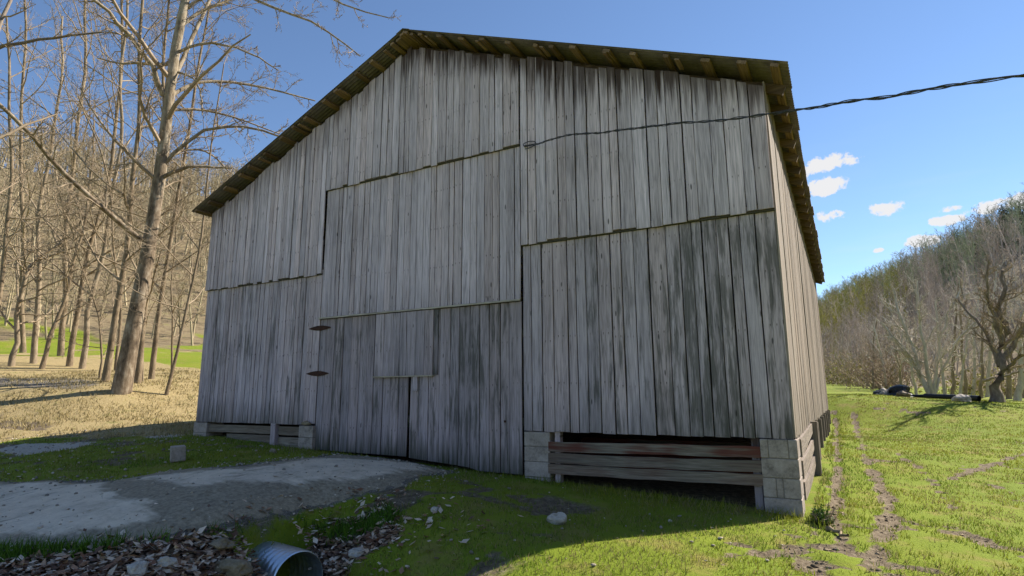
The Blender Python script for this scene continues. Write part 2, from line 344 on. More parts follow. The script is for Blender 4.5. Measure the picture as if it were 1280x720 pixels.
# ------------------------------------------------------------------ wood and other barn materials
def wood_material(name, stops, axis='z', moss=(.035, .040, .020)):
    m, t, b = new_mat(name); P = t.node('ShaderNodeNewGeometry').outputs['Position']
    oi = t.node('ShaderNodeObjectInfo'); r = oi.outputs['Random']; oc = t.node('ShaderNodeSeparateColor', {0: oi.outputs['Color']})
    off = t.node('ShaderNodeCombineXYZ', {0: t.math('MULTIPLY', r, 37.), 1: t.math('MULTIPLY', r, 91.), 2: t.math('MULTIPLY', r, 53.)}).outputs[0]
    V_ = t.vmath('ADD', P, off)
    def st(a, c): return {'z': (a, a, c), 'x': (c, a, a), 'y': (a, c, a)}[axis]
    wv = t.vmath('ADD', V_, t.vmath('MULTIPLY', t.noise(V_, 2.0, 0, .5, col=True), (.05, .05, .05)))
    g1 = t.noise(t.vmath('MULTIPLY', wv, st(55, 1.6)), 1, 3, .6); g2 = t.noise(t.vmath('MULTIPLY', wv, st(13, .45)), 1, 2, .55); g3 = t.noise(t.vmath('MULTIPLY', V_, st(190, 4)), 1, 1, .6)
    f = t.math('ADD', t.math('ADD', t.math('MULTIPLY', g1, .45), t.math('MULTIPLY', g2, .25)), t.math('MULTIPLY', g3, .30))
    c = t.ramp(f, stops)
    # blue-grey against brown-grey boards
    hue = t.node('ShaderNodeTexWhiteNoise', {'Vector': off}, noise_dimensions='3D').outputs['Value']
    c = t.mix(t.math('POWER', hue, 1.6), c, (1.0, .945, .90), 'MULTIPLY')
    tone = t.math('MULTIPLY', oc.outputs[0], t.math('ADD', t.math('MULTIPLY', r, .20), .90))
    tc3 = t.node('ShaderNodeCombineXYZ', {0: tone, 1: tone, 2: tone}).outputs[0]; c = t.mix(1.0, c, tc3, 'MULTIPLY')
    # dark weather stain in long streaks and blotches
    s1 = t.noise(t.vmath('MULTIPLY', V_, st(16, 1.3)), 1, 4, .72); s2 = t.noise(P, 1.1, 2, .55)
    stn = t.smooth(t.math('ADD', t.math('MULTIPLY', s1, .85), t.math('ADD', t.math('MULTIPLY', s2, .35), t.math('MULTIPLY', t.math('SUBTRACT', oc.outputs[1], .5), .42))), .58, .76)
    c = t.mix(t.math('MULTIPLY', stn, .72), c, (.055, .055, .042))
    gr = t.noise(t.vmath('MULTIPLY', P, st(26, .9)), 1, 4, .7); gr2 = t.noise(t.vmath('MULTIPLY', P, st(1.6, .8)), 1, 2, .5)
    c = t.mix(t.math('MULTIPLY', t.smooth(t.math('ADD', t.math('MULTIPLY', gr, .6), t.math('MULTIPLY', gr2, .4)), .50, .70), .50), c, (.085, .074, .070))
    gen = t.node('ShaderNodeSeparateXYZ', {0: t.node('ShaderNodeTexCoord').outputs['Generated']}).outputs[2]
    drip = t.noise(t.vmath('MULTIPLY', V_, st(22, 1.0)), 1, 3, .6)
    if axis == 'z':
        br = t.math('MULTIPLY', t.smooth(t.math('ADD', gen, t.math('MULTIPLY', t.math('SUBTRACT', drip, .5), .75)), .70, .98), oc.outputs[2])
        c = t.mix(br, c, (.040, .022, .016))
        ms = t.math('MULTIPLY', t.smooth(t.math('ADD', gen, t.math('MULTIPLY', t.math('SUBTRACT', drip, .5), .4)), .22, -.05), oi.outputs['Alpha'])
        c = t.mix(ms, c, moss)
    else:
        br = t.math('MULTIPLY', t.smooth(t.math('ADD', t.math('MULTIPLY', s2, .6), t.math('MULTIPLY', drip, .4)), .44, .56), oc.outputs[2])
        c = t.mix(br, c, (.115, .032, .022))
    # knots
    vo = t.node('ShaderNodeTexVoronoi', {'Vector': t.vmath('MULTIPLY', V_, st(7.5, 1.9)), 'Scale': 1.0})
    kn = t.smooth(vo.outputs['Distance'], .05, .10, 1, 0)
    c = t.mix(t.math('MULTIPLY', kn, .8), c, (.03, .026, .022))
    if name == 'weathered_board':                             # rows of nail heads with a short rust run
        oc3 = t.node('ShaderNodeSeparateXYZ', {0: t.node('ShaderNodeTexCoord').outputs['Object']}); pz = t.node('ShaderNodeSeparateXYZ', {0: P}).outputs[2]
        dxn = t.math('ABSOLUTE', t.math('SUBTRACT', t.math('ABSOLUTE', oc3.outputs[0]), .036)); fz = t.math('MULTIPLY', t.math('SUBTRACT', t.math('FRACT', t.math('ADD', t.math('DIVIDE', pz, .64), t.math('MULTIPLY', r, .16))), .5), .64)
        nm_ = t.math('MULTIPLY', t.smooth(dxn, .004, .007, 1, 0), t.math('MULTIPLY', t.smooth(fz, .004, .008, 1, 0), t.smooth(fz, -.035, -.006, 0, 1)))
        c = t.mix(t.math('MULTIPLY', nm_, t.math('MULTIPLY', hue, .85)), c, (.045, .028, .020))
    t.put(b.inputs['Base Color'], c); b.inputs['Roughness'].default_value = .88; b.inputs['Specular IOR Level'].default_value = .2
    set_bump(t, b, t.noise(t.vmath('MULTIPLY', V_, st(60, 1.6)), 1, 2, .6), .5, .008); return m
GREY = [(.29, (.13, .105, .111)), (.41, (.325, .268, .285)), (.52, (.485, .403, .430)), (.68, (.63, .530, .566))]
BROWN = [(.28, (.08, .064, .052)), (.42, (.19, .155, .128)), (.55, (.28, .235, .198)), (.72, (.40, .345, .30))]
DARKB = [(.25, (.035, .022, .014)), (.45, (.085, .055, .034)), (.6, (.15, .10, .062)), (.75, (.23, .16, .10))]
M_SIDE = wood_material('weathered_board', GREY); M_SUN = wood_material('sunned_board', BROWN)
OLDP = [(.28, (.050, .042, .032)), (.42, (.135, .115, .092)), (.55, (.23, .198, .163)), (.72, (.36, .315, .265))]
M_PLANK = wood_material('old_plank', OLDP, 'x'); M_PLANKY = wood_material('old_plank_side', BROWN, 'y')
M_PURLIN = wood_material('dark_purlin', DARKB, 'y'); M_RAFT = wood_material('dark_rafter', DARKB, 'x'); M_FRAME = wood_material('dark_frame', DARKB)

def simple(name, stops, scale=8, rough=.9, metal=0, bump=.3, bd=.01, detail=5, spec=.3):
    m, t, b = new_mat(name); P = t.node('ShaderNodeTexCoord').outputs['Object']
    r = t.node('ShaderNodeObjectInfo').outputs['Random']
    P = t.vmath('ADD', P, t.node('ShaderNodeCombineXYZ', {0: t.math('MULTIPLY', r, 31.), 1: t.math('MULTIPLY', r, 17.), 2: t.math('MULTIPLY', r, 7.)}).outputs[0])
    n = t.noise(P, scale, detail, .65); n2 = t.noise(P, scale*7, 3, .7); f = t.math('ADD', t.math('MULTIPLY', n, .65), t.math('MULTIPLY', n2, .35))
    t.put(b.inputs['Base Color'], t.ramp(f, stops)); b.inputs['Roughness'].default_value = rough; b.inputs['Metallic'].default_value = metal; b.inputs['Specular IOR Level'].default_value = spec
    set_bump(t, b, f, bump, bd); return m
M_BLOCK = simple('cinder_block', [(.32, (.14, .113, .094)), (.48, (.31, .257, .225)), (.68, (.45, .378, .335))], 5, .95, 0, .6, .01)
M_MORTAR = simple('mortar', [(.3, (.13, .11, .09)), (.7, (.25, .21, .175))], 20, .95)
M_TIN = simple('roof_tin', [(.3, (.095, .078, .085)), (.5, (.19, .160, .178)), (.75, (.30, .26, .285))], 3, .6, .15, .2, .01)
M_RUST = simple('rusty_iron', [(.3, (.020, .010, .008)), (.55, (.065, .028, .018)), (.75, (.13, .055, .03))], 25, .85, .2)
M_GALV = simple('galvanised_steel', [(.3, (.50, .58, .66)), (.5, (.64, .72, .80)), (.75, (.76, .82, .88))], 6, .34, .9, .08, .004)
M_ROCK = simple('pale_rock', [(.3, (.25, .215, .175)), (.5, (.43, .38, .32)), (.75, (.58, .52, .45))], 12, .9, 0, .7, .02)
M_TANROCK = simple('tan_rock', [(.3, (.10, .075, .045)), (.5, (.23, .18, .115)), (.75, (.38, .31, .22))], 9, .9, 0, .7, .02)
M_BLACK = simple('black_plastic', [(.3, (.010, .011, .013)), (.6, (.022, .024, .028)), (.8, (.07, .075, .08))], 10, .45, 0, .2)
M_CABLE = simple('cable_sheath', [(.3, (.022, .021, .022)), (.7, (.075, .072, .072))], 40, .6)
M_EARTH = simple('inside_earth', [(.3, (.03, .024, .018)), (.7, (.08, .062, .045))], 5)

# ------------------------------------------------------------------ mesh helpers
class MB:
    def __init__(s): s.v = []; s.f = []
    def box(s, lo, hi):
        (x0, y0, z0), (x1, y1, z1) = lo, hi; n = len(s.v)
        s.v += [(x0, y0, z0), (x1, y0, z0), (x1, y1, z0), (x0, y1, z0), (x0, y0, z1), (x1, y0, z1), (x1, y1, z1), (x0, y1, z1)]
        s.f += [tuple(n+k for k in q) for q in ((0, 3, 2, 1), (4, 5, 6, 7), (0, 1, 5, 4), (1, 2, 6, 5), (2, 3, 7, 6), (3, 0, 4, 7))]; return s
    def obox(s, c, ax, ay, az):
        c, ax, ay, az = (np.array(q, float) for q in (c, ax, ay, az)); n = len(s.v)
        for sz in (-1, 1):
            for sx, sy in ((-1, -1), (1, -1), (1, 1), (-1, 1)): s.v.append(tuple(c+ax*sx+ay*sy+az*sz))
        s.f += [tuple(n+k for k in q) for q in ((0, 3, 2, 1), (4, 5, 6, 7), (0, 1, 5, 4), (1, 2, 6, 5), (2, 3, 7, 6), (3, 0, 4, 7))]; return s
    def mesh(s, name):
        me = bpy.data.meshes.new(name); me.from_pydata(s.v, [], s.f); me.update(); return me
    def build(s, name, mat, parent=None, bevel=0, origin=None):
        if origin is not None:
            o3 = np.array(origin); s.v = [tuple(np.array(q)-o3) for q in s.v]
        me = s.mesh(name); o = link(name, me, mat, parent)
        if origin is not None: o.location = tuple(origin)
        if bevel:
            md = o.modifiers.new('bevel', 'BEVEL'); md.width = bevel; md.segments = 1
        return o

def board(parent, x0, x1, zb0, zb1, zt0, zt1, y, th=.022, mat=None, color=(1, 0, 0, 0), side=False, name='board'):
    """a vertical board: bottom corners zb0/zb1, top corners zt0/zt1, front face at y (faces -Y; side=True faces +X with y as its x)"""
    c = .0035; rows = 5; v = []; f = []
    jl = [random.gauss(0, .0022) for _ in range(rows)]; jr = [random.gauss(0, .0022) for _ in range(rows)]; cup = random.gauss(0, .004); tw = random.gauss(0, .003)
    for k in range(rows):
        q = k/(rows-1); xa, xb = x0+jl[k], x1+jr[k]; za, zc = zb0+(zt0-zb0)*q, zb1+(zt1-zb1)*q
        yo = y+cup*math.sin(q*3.14)+tw*(q-.5)
        def zz(x): return za+(zc-za)*(x-xa)/(xb-xa)
        for x, yy_ in ((xa, yo+th), (xa, yo+c), (xa+c, yo), (xb-c, yo), (xb, yo+c), (xb, yo+th)): v.append((x, yy_, zz(x)))
    for k in range(rows-1):
        for j in range(6): a, b_ = k*6+j, k*6+(j+1) % 6; f.append((a, b_, b_+6, a+6))
    f.append(tuple(range(5, -1, -1))); f.append(tuple((rows-1)*6+j for j in range(6)))
    ox, oz = (x0+x1)/2, min(zb0, zb1)
    if side: v = [(2*y-(q[1]), q[0], q[2]) for q in v]; o3 = (y, ox, oz)
    else: o3 = (ox, y, oz)
    v = [(q[0]-o3[0], q[1]-o3[1], q[2]-o3[2]) for q in v]
    me = bpy.data.meshes.new(name); me.from_pydata(v, [], f); me.update()
    o = link(name, me, mat or M_SIDE, parent); o.location = o3; o.color = color; return o
def widths(a, b, lo, hi):
    out = [a]
    while out[-1] < b-lo: out.append(out[-1]+random.uniform(lo, hi))
    k = (b-a)/(out[-1]-a) if len(out) > 1 else 1
    return [a+(q-a)*k for q in out]

# ------------------------------------------------------------------ barn
barn = tag(empty('barn', (0, 0, 0)), 'large weathered grey board barn with gable roof standing on block piers', 'barn')
XR, ZR, OV, ER = 5.30, 7.612, .336, .278
ZE = ZR-(W/2+ER)*.416
SLL, SLR = (ZR-ZE)/(XR+ER), (ZR-ZE)/(W+ER-XR)
def zroof(x): return ZR-(SLL*(XR-x) if x < XR else SLR*(x-XR))
TOPGAP = .125
def ztop(x): return zroof(x)-TOPGAP

# framing behind the boards (a dark timber frame, also closes the far sides)
fr = MB()
for z in (1.05, 2.3, 3.5, 3.75, 4.5): fr.box((.15, .035, z-.05), (W-.15, .12, z+.05))
for x in (.12, XL-.07, XS+.02, W-.2): fr.box((x-.07, .13, .1), (x+.07, .27, ztop(x)-.1))
fwall = fr.build('front_wall', M_FRAME, barn)
def bcol(x, z, upper):
    tone = random.uniform(.92, 1.12); st = .12; br = 0; al = .15
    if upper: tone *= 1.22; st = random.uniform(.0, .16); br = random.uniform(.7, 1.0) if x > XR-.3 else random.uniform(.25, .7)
    else:
        if x > 9.55: st = random.uniform(.62, .84) if x < 10.35 else random.uniform(.45, .65); al = .5
        elif x > XS: st = random.uniform(.40, .62)*(1.0 if x > 8.3 else .5); al = .35
        elif x < XL: st = random.uniform(.25, .62); al = .6
    return (tone, st, br, al)
GAP = .004
# lower tier, left and right of the door bay
for a, b in zip(*(lambda q: (q[:-1], q[1:]))(widths(0, XL-.30, .085, .16))):
    z = ZB+random.uniform(-.005, .005); board(fwall, a+random.uniform(.002, .006), b-random.choice((.003, .005, .008, .012)), z, z, ZF+.03, ZF+.03, 0, color=bcol((a+b)/2, 0, False))
for a, b in ((XL-.30, XL-.17), (XL-.17, XL-.005)):
    board(fwall, a+.003, b-.004, ZB+.02, ZB+.02, ZF+.03, ZF+.03, -.004, color=(1.02, .25, 0, .2))
for a, b in zip(*(lambda q: (q[:-1], q[1:]))(widths(XS+.02, W-.01, .12, .23))):
    z = ZB+random.uniform(-.006, .008); board(fwall, a+random.uniform(.003, .006), b-random.choice((.004, .006, .010, .015)), z, z-.004, ZF+.03, ZF+.03, 0, color=bcol((a+b)/2, 0, False))
# upper tier, lapping proud over the lower one, cut to the rake
edges = widths(0, XL, .085, .16)+widths(XL, XS-.005, .10, .18)[1:]+widths(XS+.02, W-.005, .11, .21)
for a, b in zip(edges[:-1], edges[1:]):
    m_ = (a+b)/2
    if b-a < .05: continue
    zl = ZF-.045 if (m_ < XL or m_ > XS) else ZM-.045
    z = zl+random.uniform(-.032, .016)
    g0, g1 = random.uniform(.001, .006), random.choice((.003, .005, .009, .014))
    A_, B_ = a+g0, b-g1
    if A_ < XR < B_: zt = (ztop(A_), ztop(B_))
    else: zt = (ztop(A_), ztop(B_))
    tj = random.uniform(-.09, .0)
    board(fwall, A_, B_, z, z, zt[0]+tj, zt[1]+tj, -.052+random.uniform(-.005, .005), color=bcol(m_, 1, True))
# centre bay above the door
for a, b in zip(*(lambda q: (q[:-1], q[1:]))(widths(XL+.005, XS-.005, .09, .17))):
    board(fwall, a+random.uniform(.002, .005), b-random.choice((.003, .005, .008, .012)), ZD, ZD, ZM+.04, ZM+.04, -.006, color=(random.uniform(1.08, 1.24), random.uniform(.02, .2), 0, .2))
# thin rails at the laps: dark strips standing for the lap shadow under the upper tier and the pale drip rail over the door
for lo, hi in (((.0, -.028, ZF-.07), (XL-.01, -.0015, ZF-.04)), ((XS+.02, -.028, ZF-.07), (W, -.0015, ZF-.04)), ((XL+.01, -.028, ZM-.07), (XS-.01, -.010, ZM-.04))):
    MB().box(lo, hi).build('lap_shadow_rail', M_FRAME, fwall)
dr = MB().box((XL-.01, -.050, ZD-.028), (XS-.01, -.006, ZD-.002)).build('drip_rail', M_PLANK, fwall); dr.color = (2.0, 0, 0, 0)

# ------------------------------------------------------------------ big door
dfr = MB()
for z in (1.0, 1.75, 2.6): dfr.box((XL+.04, .034, z-.06), (5.36, .07, z+.06))
for z in (1.0, 1.75, 2.6): dfr.box((5.44, .034, z-.06), (XS-.04, .07, z+.06))
door = dfr.build('barn_door', M_FRAME, barn)
DBOT = [(3.34, .52), (5.36, .495), (5.42, .475), (6.50, .40), (6.62, .355), (7.40, .345)]
def dbot(x): return float(np.interp(x, [q[0] for q in DBOT], [q[1] for q in DBOT]))
for e, st in ((widths(XL+.005, 5.35, .13, .21), 1), (widths(5.40, XS-.012, .14, .24), 1)):
    for a, b in zip(e[:-1], e[1:]):
        A_, B_ = a+random.uniform(.001, .006), b-random.uniform(.002, .009)
        board(door, A_, B_, dbot(A_), dbot(B_), ZD-.035, ZD-.035, .006+random.uniform(-.004, .004), color=(random.uniform(.66, .86), random.uniform(.35, .70), random.uniform(0, .15), random.uniform(.7, 1)))
# raised patch panel on the door with its ledge and a short batten
e = widths(4.66, 5.84, .12, .2)
for a, b in zip(e[:-1], e[1:]):
    board(door, a+.002, b-.003, 1.735, 1.735, ZD-.04, ZD-.04, -.026, color=(random.uniform(.76, .86), random.uniform(.3, .5), 0, .2), name='patch_board')
dl = MB().box((4.65, -.050, 1.712), (5.855, -.0, 1.732)).build('patch_ledge', M_PLANK, door); dl.color = (2.0, .0, 0, 0)
board(door, 5.46, 5.555, 1.49, 1.49, 1.708, 1.708, -.022, color=(1.0, .3, 0, .3), name='batten')
board(door, 5.85, 5.93, 1.735, 1.735, ZD-.04, ZD-.04, -.012, color=(.55, .8, 0, .3), name='batten')
for zc in (2.605, 1.808):                                    # strap hinges, leaf shaped
    hb = MB(); n = 9
    for k in range(n):
        q = k/(n-1); x = 3.07+q*.54; hw = .004+.042*max(0, 1-abs(2*q-1)**1.7)
        hb.v += [(x, -.012, zc-hw), (x, -.012, zc+hw), (x, -.004, zc+hw), (x, -.004, zc-hw)]
        if k:
            i = 4*(k-1)
            for j in range(4): hb.f.append((i+j, i+(j+1) % 4, i+4+(j+1) % 4, i+4+j))
    hb.f += [(0, 1, 2, 3), (4*n-1, 4*n-2, 4*n-3, 4*n-4)]
    tag(hb.build('hinge', M_RUST, door), 'rusty leaf-shaped strap hinge')
# white paint scuff plate near the latch
MB().box((7.10, -.006, 1.04), (7.13, .004, 1.07)).build('latch', M_RUST, door)

# ------------------------------------------------------------------ side and far walls
sf = MB()
for z in (1.05, 2.4, 3.7, 4.9): sf.box((W-.13, .3, z-.05), (W-.045, L-.1, z+.05))
swall = sf.build('side_wall', M_FRAME, barn)
e = widths(.005, L, .15, .25)
for a, b in zip(e[:-1], e[1:]):
    z = ZB+random.uniform(-.03, .02)
    board(swall, a+.003, b-random.uniform(.003, .010), z, z, zroof(W)-.11, zroof(W)-.11, W+.004+random.uniform(-.004, .004), mat=M_SUN, color=(random.uniform(.85, 1.15), random.uniform(.0, .25), .2, .2), side=True)
lw = MB().box((-.002, .03, .2), (.03, L, zroof(0)-.12)).build('left_wall', M_FRAME, barn)
bw = MB(); n0 = len(bw.v)
prof = [(0.02, .2), (W-.05, .2), (W-.05, zroof(W)-.13), (XR, ZR-.13), (0.02, zroof(0)-.13)]
for yv in (L-.05, L): bw.v += [(x, yv, z) for x, z in prof]
bw.f = [(0, 1, 2, 3, 4), (9, 8, 7, 6, 5)]+[(k, 5+k, 5+(k+1) % 5, (k+1) % 5) for k in range(5)]
bw.build('back_wall', M_FRAME, barn)
# stored timber wall inside, seen dimly through the open skirt
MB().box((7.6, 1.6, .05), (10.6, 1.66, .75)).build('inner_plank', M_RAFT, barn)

# ------------------------------------------------------------------ roof
ridge = MB()
for s_, sl_ in ((-1, SLL), (1, SLR)):
    c_ = 1/math.hypot(1, sl_); d = np.array((s_*c_, 0, -sl_*c_)); n_ = np.array((s_*sl_*c_, 0, c_))
    ridge.obox(np.array((XR, L/2, ZR+.012))+d*.075+n_*.002, d*.078, (0, L/2+OV+.01, 0), n_*.0025)
roof = ridge.build('roof', M_TIN, barn)
def panel_mesh(slope, length, sgn, wdt=.70):
    n = 41; v = []; f = []; c_ = 1/math.hypot(1, slope); d = np.array((sgn*c_, 0, -slope*c_)); nn = np.array((sgn*slope*c_, 0, c_))
    for rr in range(2):
        for k in range(n):
            q = k/(n-1); p = d*length*rr+np.array((0, q*wdt, 0))+nn*(.009*math.sin(q*10*2*math.pi)); v.append(tuple(p))
    for k in range(n-1): f.append((k, k+1, n+k+1, n+k))
    me = bpy.data.meshes.new('roof_panel'); me.from_pydata(v, [], f); me.polygons.foreach_set('use_smooth', [True]*len(f)); me.update()
    me.materials.append(M_TIN); return me
lenL, lenR = math.hypot(XR+ER, ZR-ZE), math.hypot(W+ER-XR, ZR-ZE)
pL, pR = panel_mesh(SLL, lenL, -1), panel_mesh(SLR, lenR, 1)
npan = 23; pw_ = (L+OV+.3)/npan
for k in range(npan):
    for me_, s_ in ((pL, -1), (pR, 1)):
        o = link('roof_panel', me_, None, roof); o.location = (XR+s_*random.uniform(.0, .03), -OV+k*pw_, ZR+random.uniform(-.004, .004)+(.003 if k % 2 else 0)); o.scale = (1, pw_*1.04/.70, 1)
def purlin_positions(length):
    out = [.06, .17]; q = .36
    while q < length-.3: out.append(q+random.uniform(-.06, .06)); q += random.choice((.34, .42, .48, .5))
    return out+[length-.12]
for s_, sl_, ln in ((-1, SLL, lenL), (1, SLR, lenR)):
    c_ = 1/math.hypot(1, sl_); d = np.array((s_*c_, 0, -sl_*c_)); n_ = np.array((s_*sl_*c_, 0, c_))
    for q in purlin_positions(ln):
        c0 = np.array((XR, 0, ZR))+d*q-n_*.040; y0 = -OV+random.uniform(.005, .06); y1 = L+.25
        o = MB().obox(c0+np.array((0, (y0+y1)/2, 0)), d*random.uniform(.036, .06), (0, (y1-y0)/2, 0), n_*.022).build('purlin', M_PURLIN, roof, origin=(XR, 0, ZR)); o.color = (random.uniform(1.2, 2.6), .05, 0, 0)
    k = 0; yy0 = .16
    while yy0 < L:
        c0 = np.array((XR, yy0, ZR))+d*(ln*.5+.05)-n_*.127
        o = MB().obox(c0, d*(ln*.5-.07), (0, .024, 0), n_*.062).build('rafter', M_RAFT, roof, origin=(XR, yy0, ZR)); o.color = (random.uniform(.8, 1.5), .1, 0, 0); yy0 += .61
# outrigger boards under the near rake (short, paler, seen from below)
for s_, sl_, ln in ((-1, SLL, lenL), (1, SLR, lenR)):
    c_ = 1/math.hypot(1, sl_); d = np.array((s_*c_, 0, -sl_*c_)); n_ = np.array((s_*sl_*c_, 0, c_))
    for q in (.5, 1.6, 2.8, 3.9, 5.0):
        c0 = np.array((XR, -.17, ZR))+d*(q+random.uniform(-.1, .1))-n_*.072
        o = MB().obox(c0, d*.03, (0, .14, 0), n_*.010).build('outrigger', M_PURLIN, roof, origin=tuple(c0)); o.color = (2.2, 0, 0, 0)

# ------------------------------------------------------------------ foundation: block piers, posts, planks
def pier(x0, x1, y0, y1, ztop_, zbot, course=.2, cols=1, label=None, splits=None):
    core = MB().box((x0+.008, y0+.008, zbot), (x1-.008, y1-.008, ztop_-.003)).build('pier', M_MORTAR, barn)
    if label: core['label'] = label
    z = ztop_; k = 0
    while z-.06 > zbot:
        z0 = max(z-course+.007, zbot-.02); sp = splits[k] if splits and k < len(splits) else [0, 1]
        for a, b in zip(sp[:-1], sp[1:]):
            xa, xb = x0+(x1-x0)*a, x0+(x1-x0)*b; j = random.uniform(-.004, .004)
            MB().box((xa+(.003 if a else 0), y0+j, z0), (xb-(.003 if b < 1 else 0), y1+j, z-.002)).build('block', M_BLOCK, core, bevel=.006, origin=((xa+xb)/2, y0, z0))
        z -= course; k += 1
    return core
pier(-.05, .36, .0, .38, ZB-.012, .50)
pier(3.02, 3.36, -.06, .3, ZB-.012, .36, label='pale two-course block pier at the door jamb')
pier(7.42, 7.81, .0, .38, ZB-.006, .14)
pier(10.46, W+.012, -.015, .385, ZB-.01, -.1, .212, splits=[[0, .22, .76, 1], [0, 1], [0, .36, .55, 1], [0, 1], [0, .8]], label='four-course grey block pier under the near corner')
# skirt planks right of the door
for k, (z0, z1, s0, s1, cb) in enumerate(((.672, .80, .0, .035, .9), (.525, .655, -.012, .03, .25), (.385, .51, -.005, .02, .3))):
    y = -.002-.006*k; th = .035; m_ = 14; pb = MB(); xs_ = np.linspace(7.79, 10.47, m_)
    for i, x in enumerate(xs_):
        q = i/(m_-1); sag = s0*math.sin(q*3.14)+(random.gauss(0, .003)); za, zb_ = z0+s1*q+sag, z1+s1*q*.9+sag
        pb.v += [(x, y, za), (x, y, zb_), (x, y+th, zb_), (x, y+th, za)]
        if i:
            n = 4*(i-1)
            for j in range(4): pb.f.append((n+j, n+(j+1) % 4, n+4+(j+1) % 4, n+4+j))
    pb.f += [(0, 1, 2, 3), (4*m_-1, 4*m_-2, 4*m_-3, 4*m_-4)]
    o = pb.build('skirt_plank', M_PLANK, barn); o.color = (random.uniform(.85, 1.1), .35, cb, 0)
    if k == 0: o['label'] = 'top skirt plank with worn red paint'
for x0, x1, y0, zt, zb_, c in ((7.87, 7.95, .04, ZB, .1, (.8, .2, 0, .2)), (10.36, 10.445, .045, ZB, -.05, (.5, .2, .9, .1))):
    o = MB().box((x0, y0, zb_), (x1, y0+.09, zt)).build('skirt_post', M_SIDE, barn, origin=((x0+x1)/2, y0, zb_)); o.color = c
# skirt left of the door
for x0, x1, z0, z1, y, c in ((.37, 2.22, .745, .885, .05, .8), (2.36, 3.03, .735, .885, .055, .75), (.9, 2.25, .575, .72, .07, .7), (2.34, 3.02, .48, .70, .075, .95)):
    o = MB().box((x0, y, z0), (x1, y+.03, z1)).build('skirt_plank', M_PLANK, barn, origin=(x0, y, z0)); o.color = (c*1.3, .35, .12, 0)
o = MB().box((2.22, .0, .44), (2.345, .09, ZB+.01)).build('skirt_post', M_SIDE, barn, origin=(2.28, 0, .44)); o.color = (.85, .4, 0, .4)
# skirt along the sunlit side: three planks in the first bay, then posts
for z0, z1, s, yb in ((.70, .90, 0, 3.2), (.46, .66, .02, 3.3), (.22, .42, .05, 3.3)):
    pb = MB(); m_ = 8
    for i in range(m_):
        q = i/(m_-1); y = .40+q*(yb-.4); sag = -s*math.sin(q*3.1); ri = .12*q
        pb.v += [(W-.005, y, z0+ri+sag), (W-.005, y, z1+ri*.5+sag), (W+.03, y, z1+ri*.5+sag), (W+.03, y, z0+ri+sag)]
        if i:
            n = 4*(i-1)
            for j in range(4): pb.f.append((n+j, n+4+j, n+4+(j+1) % 4, n+(j+1) % 4))
    pb.f += [(3, 2, 1, 0), (4*m_-4, 4*m_-3, 4*m_-2, 4*m_-1)]
    o = pb.build('skirt_plank', M_PLANKY, barn); o.color = (1.05, .1, 0, 0)
for k, y in enumerate((3.25, 4.9, 6.6, 8.2, 9.8, 11.4, 13.0, 14.7)):
    hz = h1(W, y); pj = .10 if k == 0 else .05
    o = MB().box((W-.06, y, hz-.15), (W+pj, y+.13, ZB-.0+(.06 if k == 0 else -.02))).build('skirt_post', M_SUN, barn, origin=(W, y, hz-.15)); o.color = (.85, .3, 0, .3)
    if k < 7: 
        o = MB().box((W-.035, y+.14, hz+.05), (W-.004, y+1.5, hz+.3)).build('skirt_plank', M_PLANKY, barn, origin=(W, y+.14, hz)); o.color = (.7, .4, 0, 0)

# ------------------------------------------------------------------ trees
def unit(v): return v/(np.linalg.norm(v)+1e-12)
def tubes(P, Rr, ns, off=0):
    """P (B,n,3) polylines, Rr (B,n) radii -> verts, quads as arrays"""
    B, n, _ = P.shape; T = np.empty_like(P); T[:, 1:-1] = P[:, 2:]-P[:, :-2]; T[:, 0] = P[:, 1]-P[:, 0]; T[:, -1] = P[:, -1]-P[:, -2]
    T /= np.linalg.norm(T, axis=2, keepdims=True)+1e-9
    ref = np.where(np.abs(T[..., 2:3]) > .9, np.array([1., 0, 0]), np.array([0, 0, 1.])); X = np.cross(T, ref); X /= np.linalg.norm(X, axis=2, keepdims=True)+1e-9; Y = np.cross(T, X)
    a = np.arange(ns)*2*np.pi/ns
    V = P[:, :, None]+Rr[:, :, None, None]*(np.cos(a)[None, None, :, None]*X[:, :, None]+np.sin(a)[None, None, :, None]*Y[:, :, None])
    i = np.arange(B*n*ns).reshape(B, n, ns)+off; j = np.roll(i, -1, axis=2)
    Q = np.stack([i[:, :-1], j[:, :-1], j[:, 1:], i[:, 1:]], -1).reshape(-1, 4)
    return V.reshape(-1, 3), Q
def grow(P0, D, Ln, r0, n, wander, up, tip=.25):
    """grow B branches from starts P0 (B,3), directions D (B,3), lengths, base radii"""
    B = len(P0); P = np.zeros((B, n, 3)); P[:, 0] = P0; d = D.copy(); st = (Ln/(n-1))[:, None]
    for k in range(1, n):
        d = d+rng.normal(0, wander, (B, 3))+np.array([0, 0, up]); d /= np.linalg.norm(d, axis=1, keepdims=True)+1e-9
        P[:, k] = P[:, k-1]+d*st
    q = np.linspace(0, 1, n)[None]; return P, r0[:, None]*(1-(1-tip)*q)
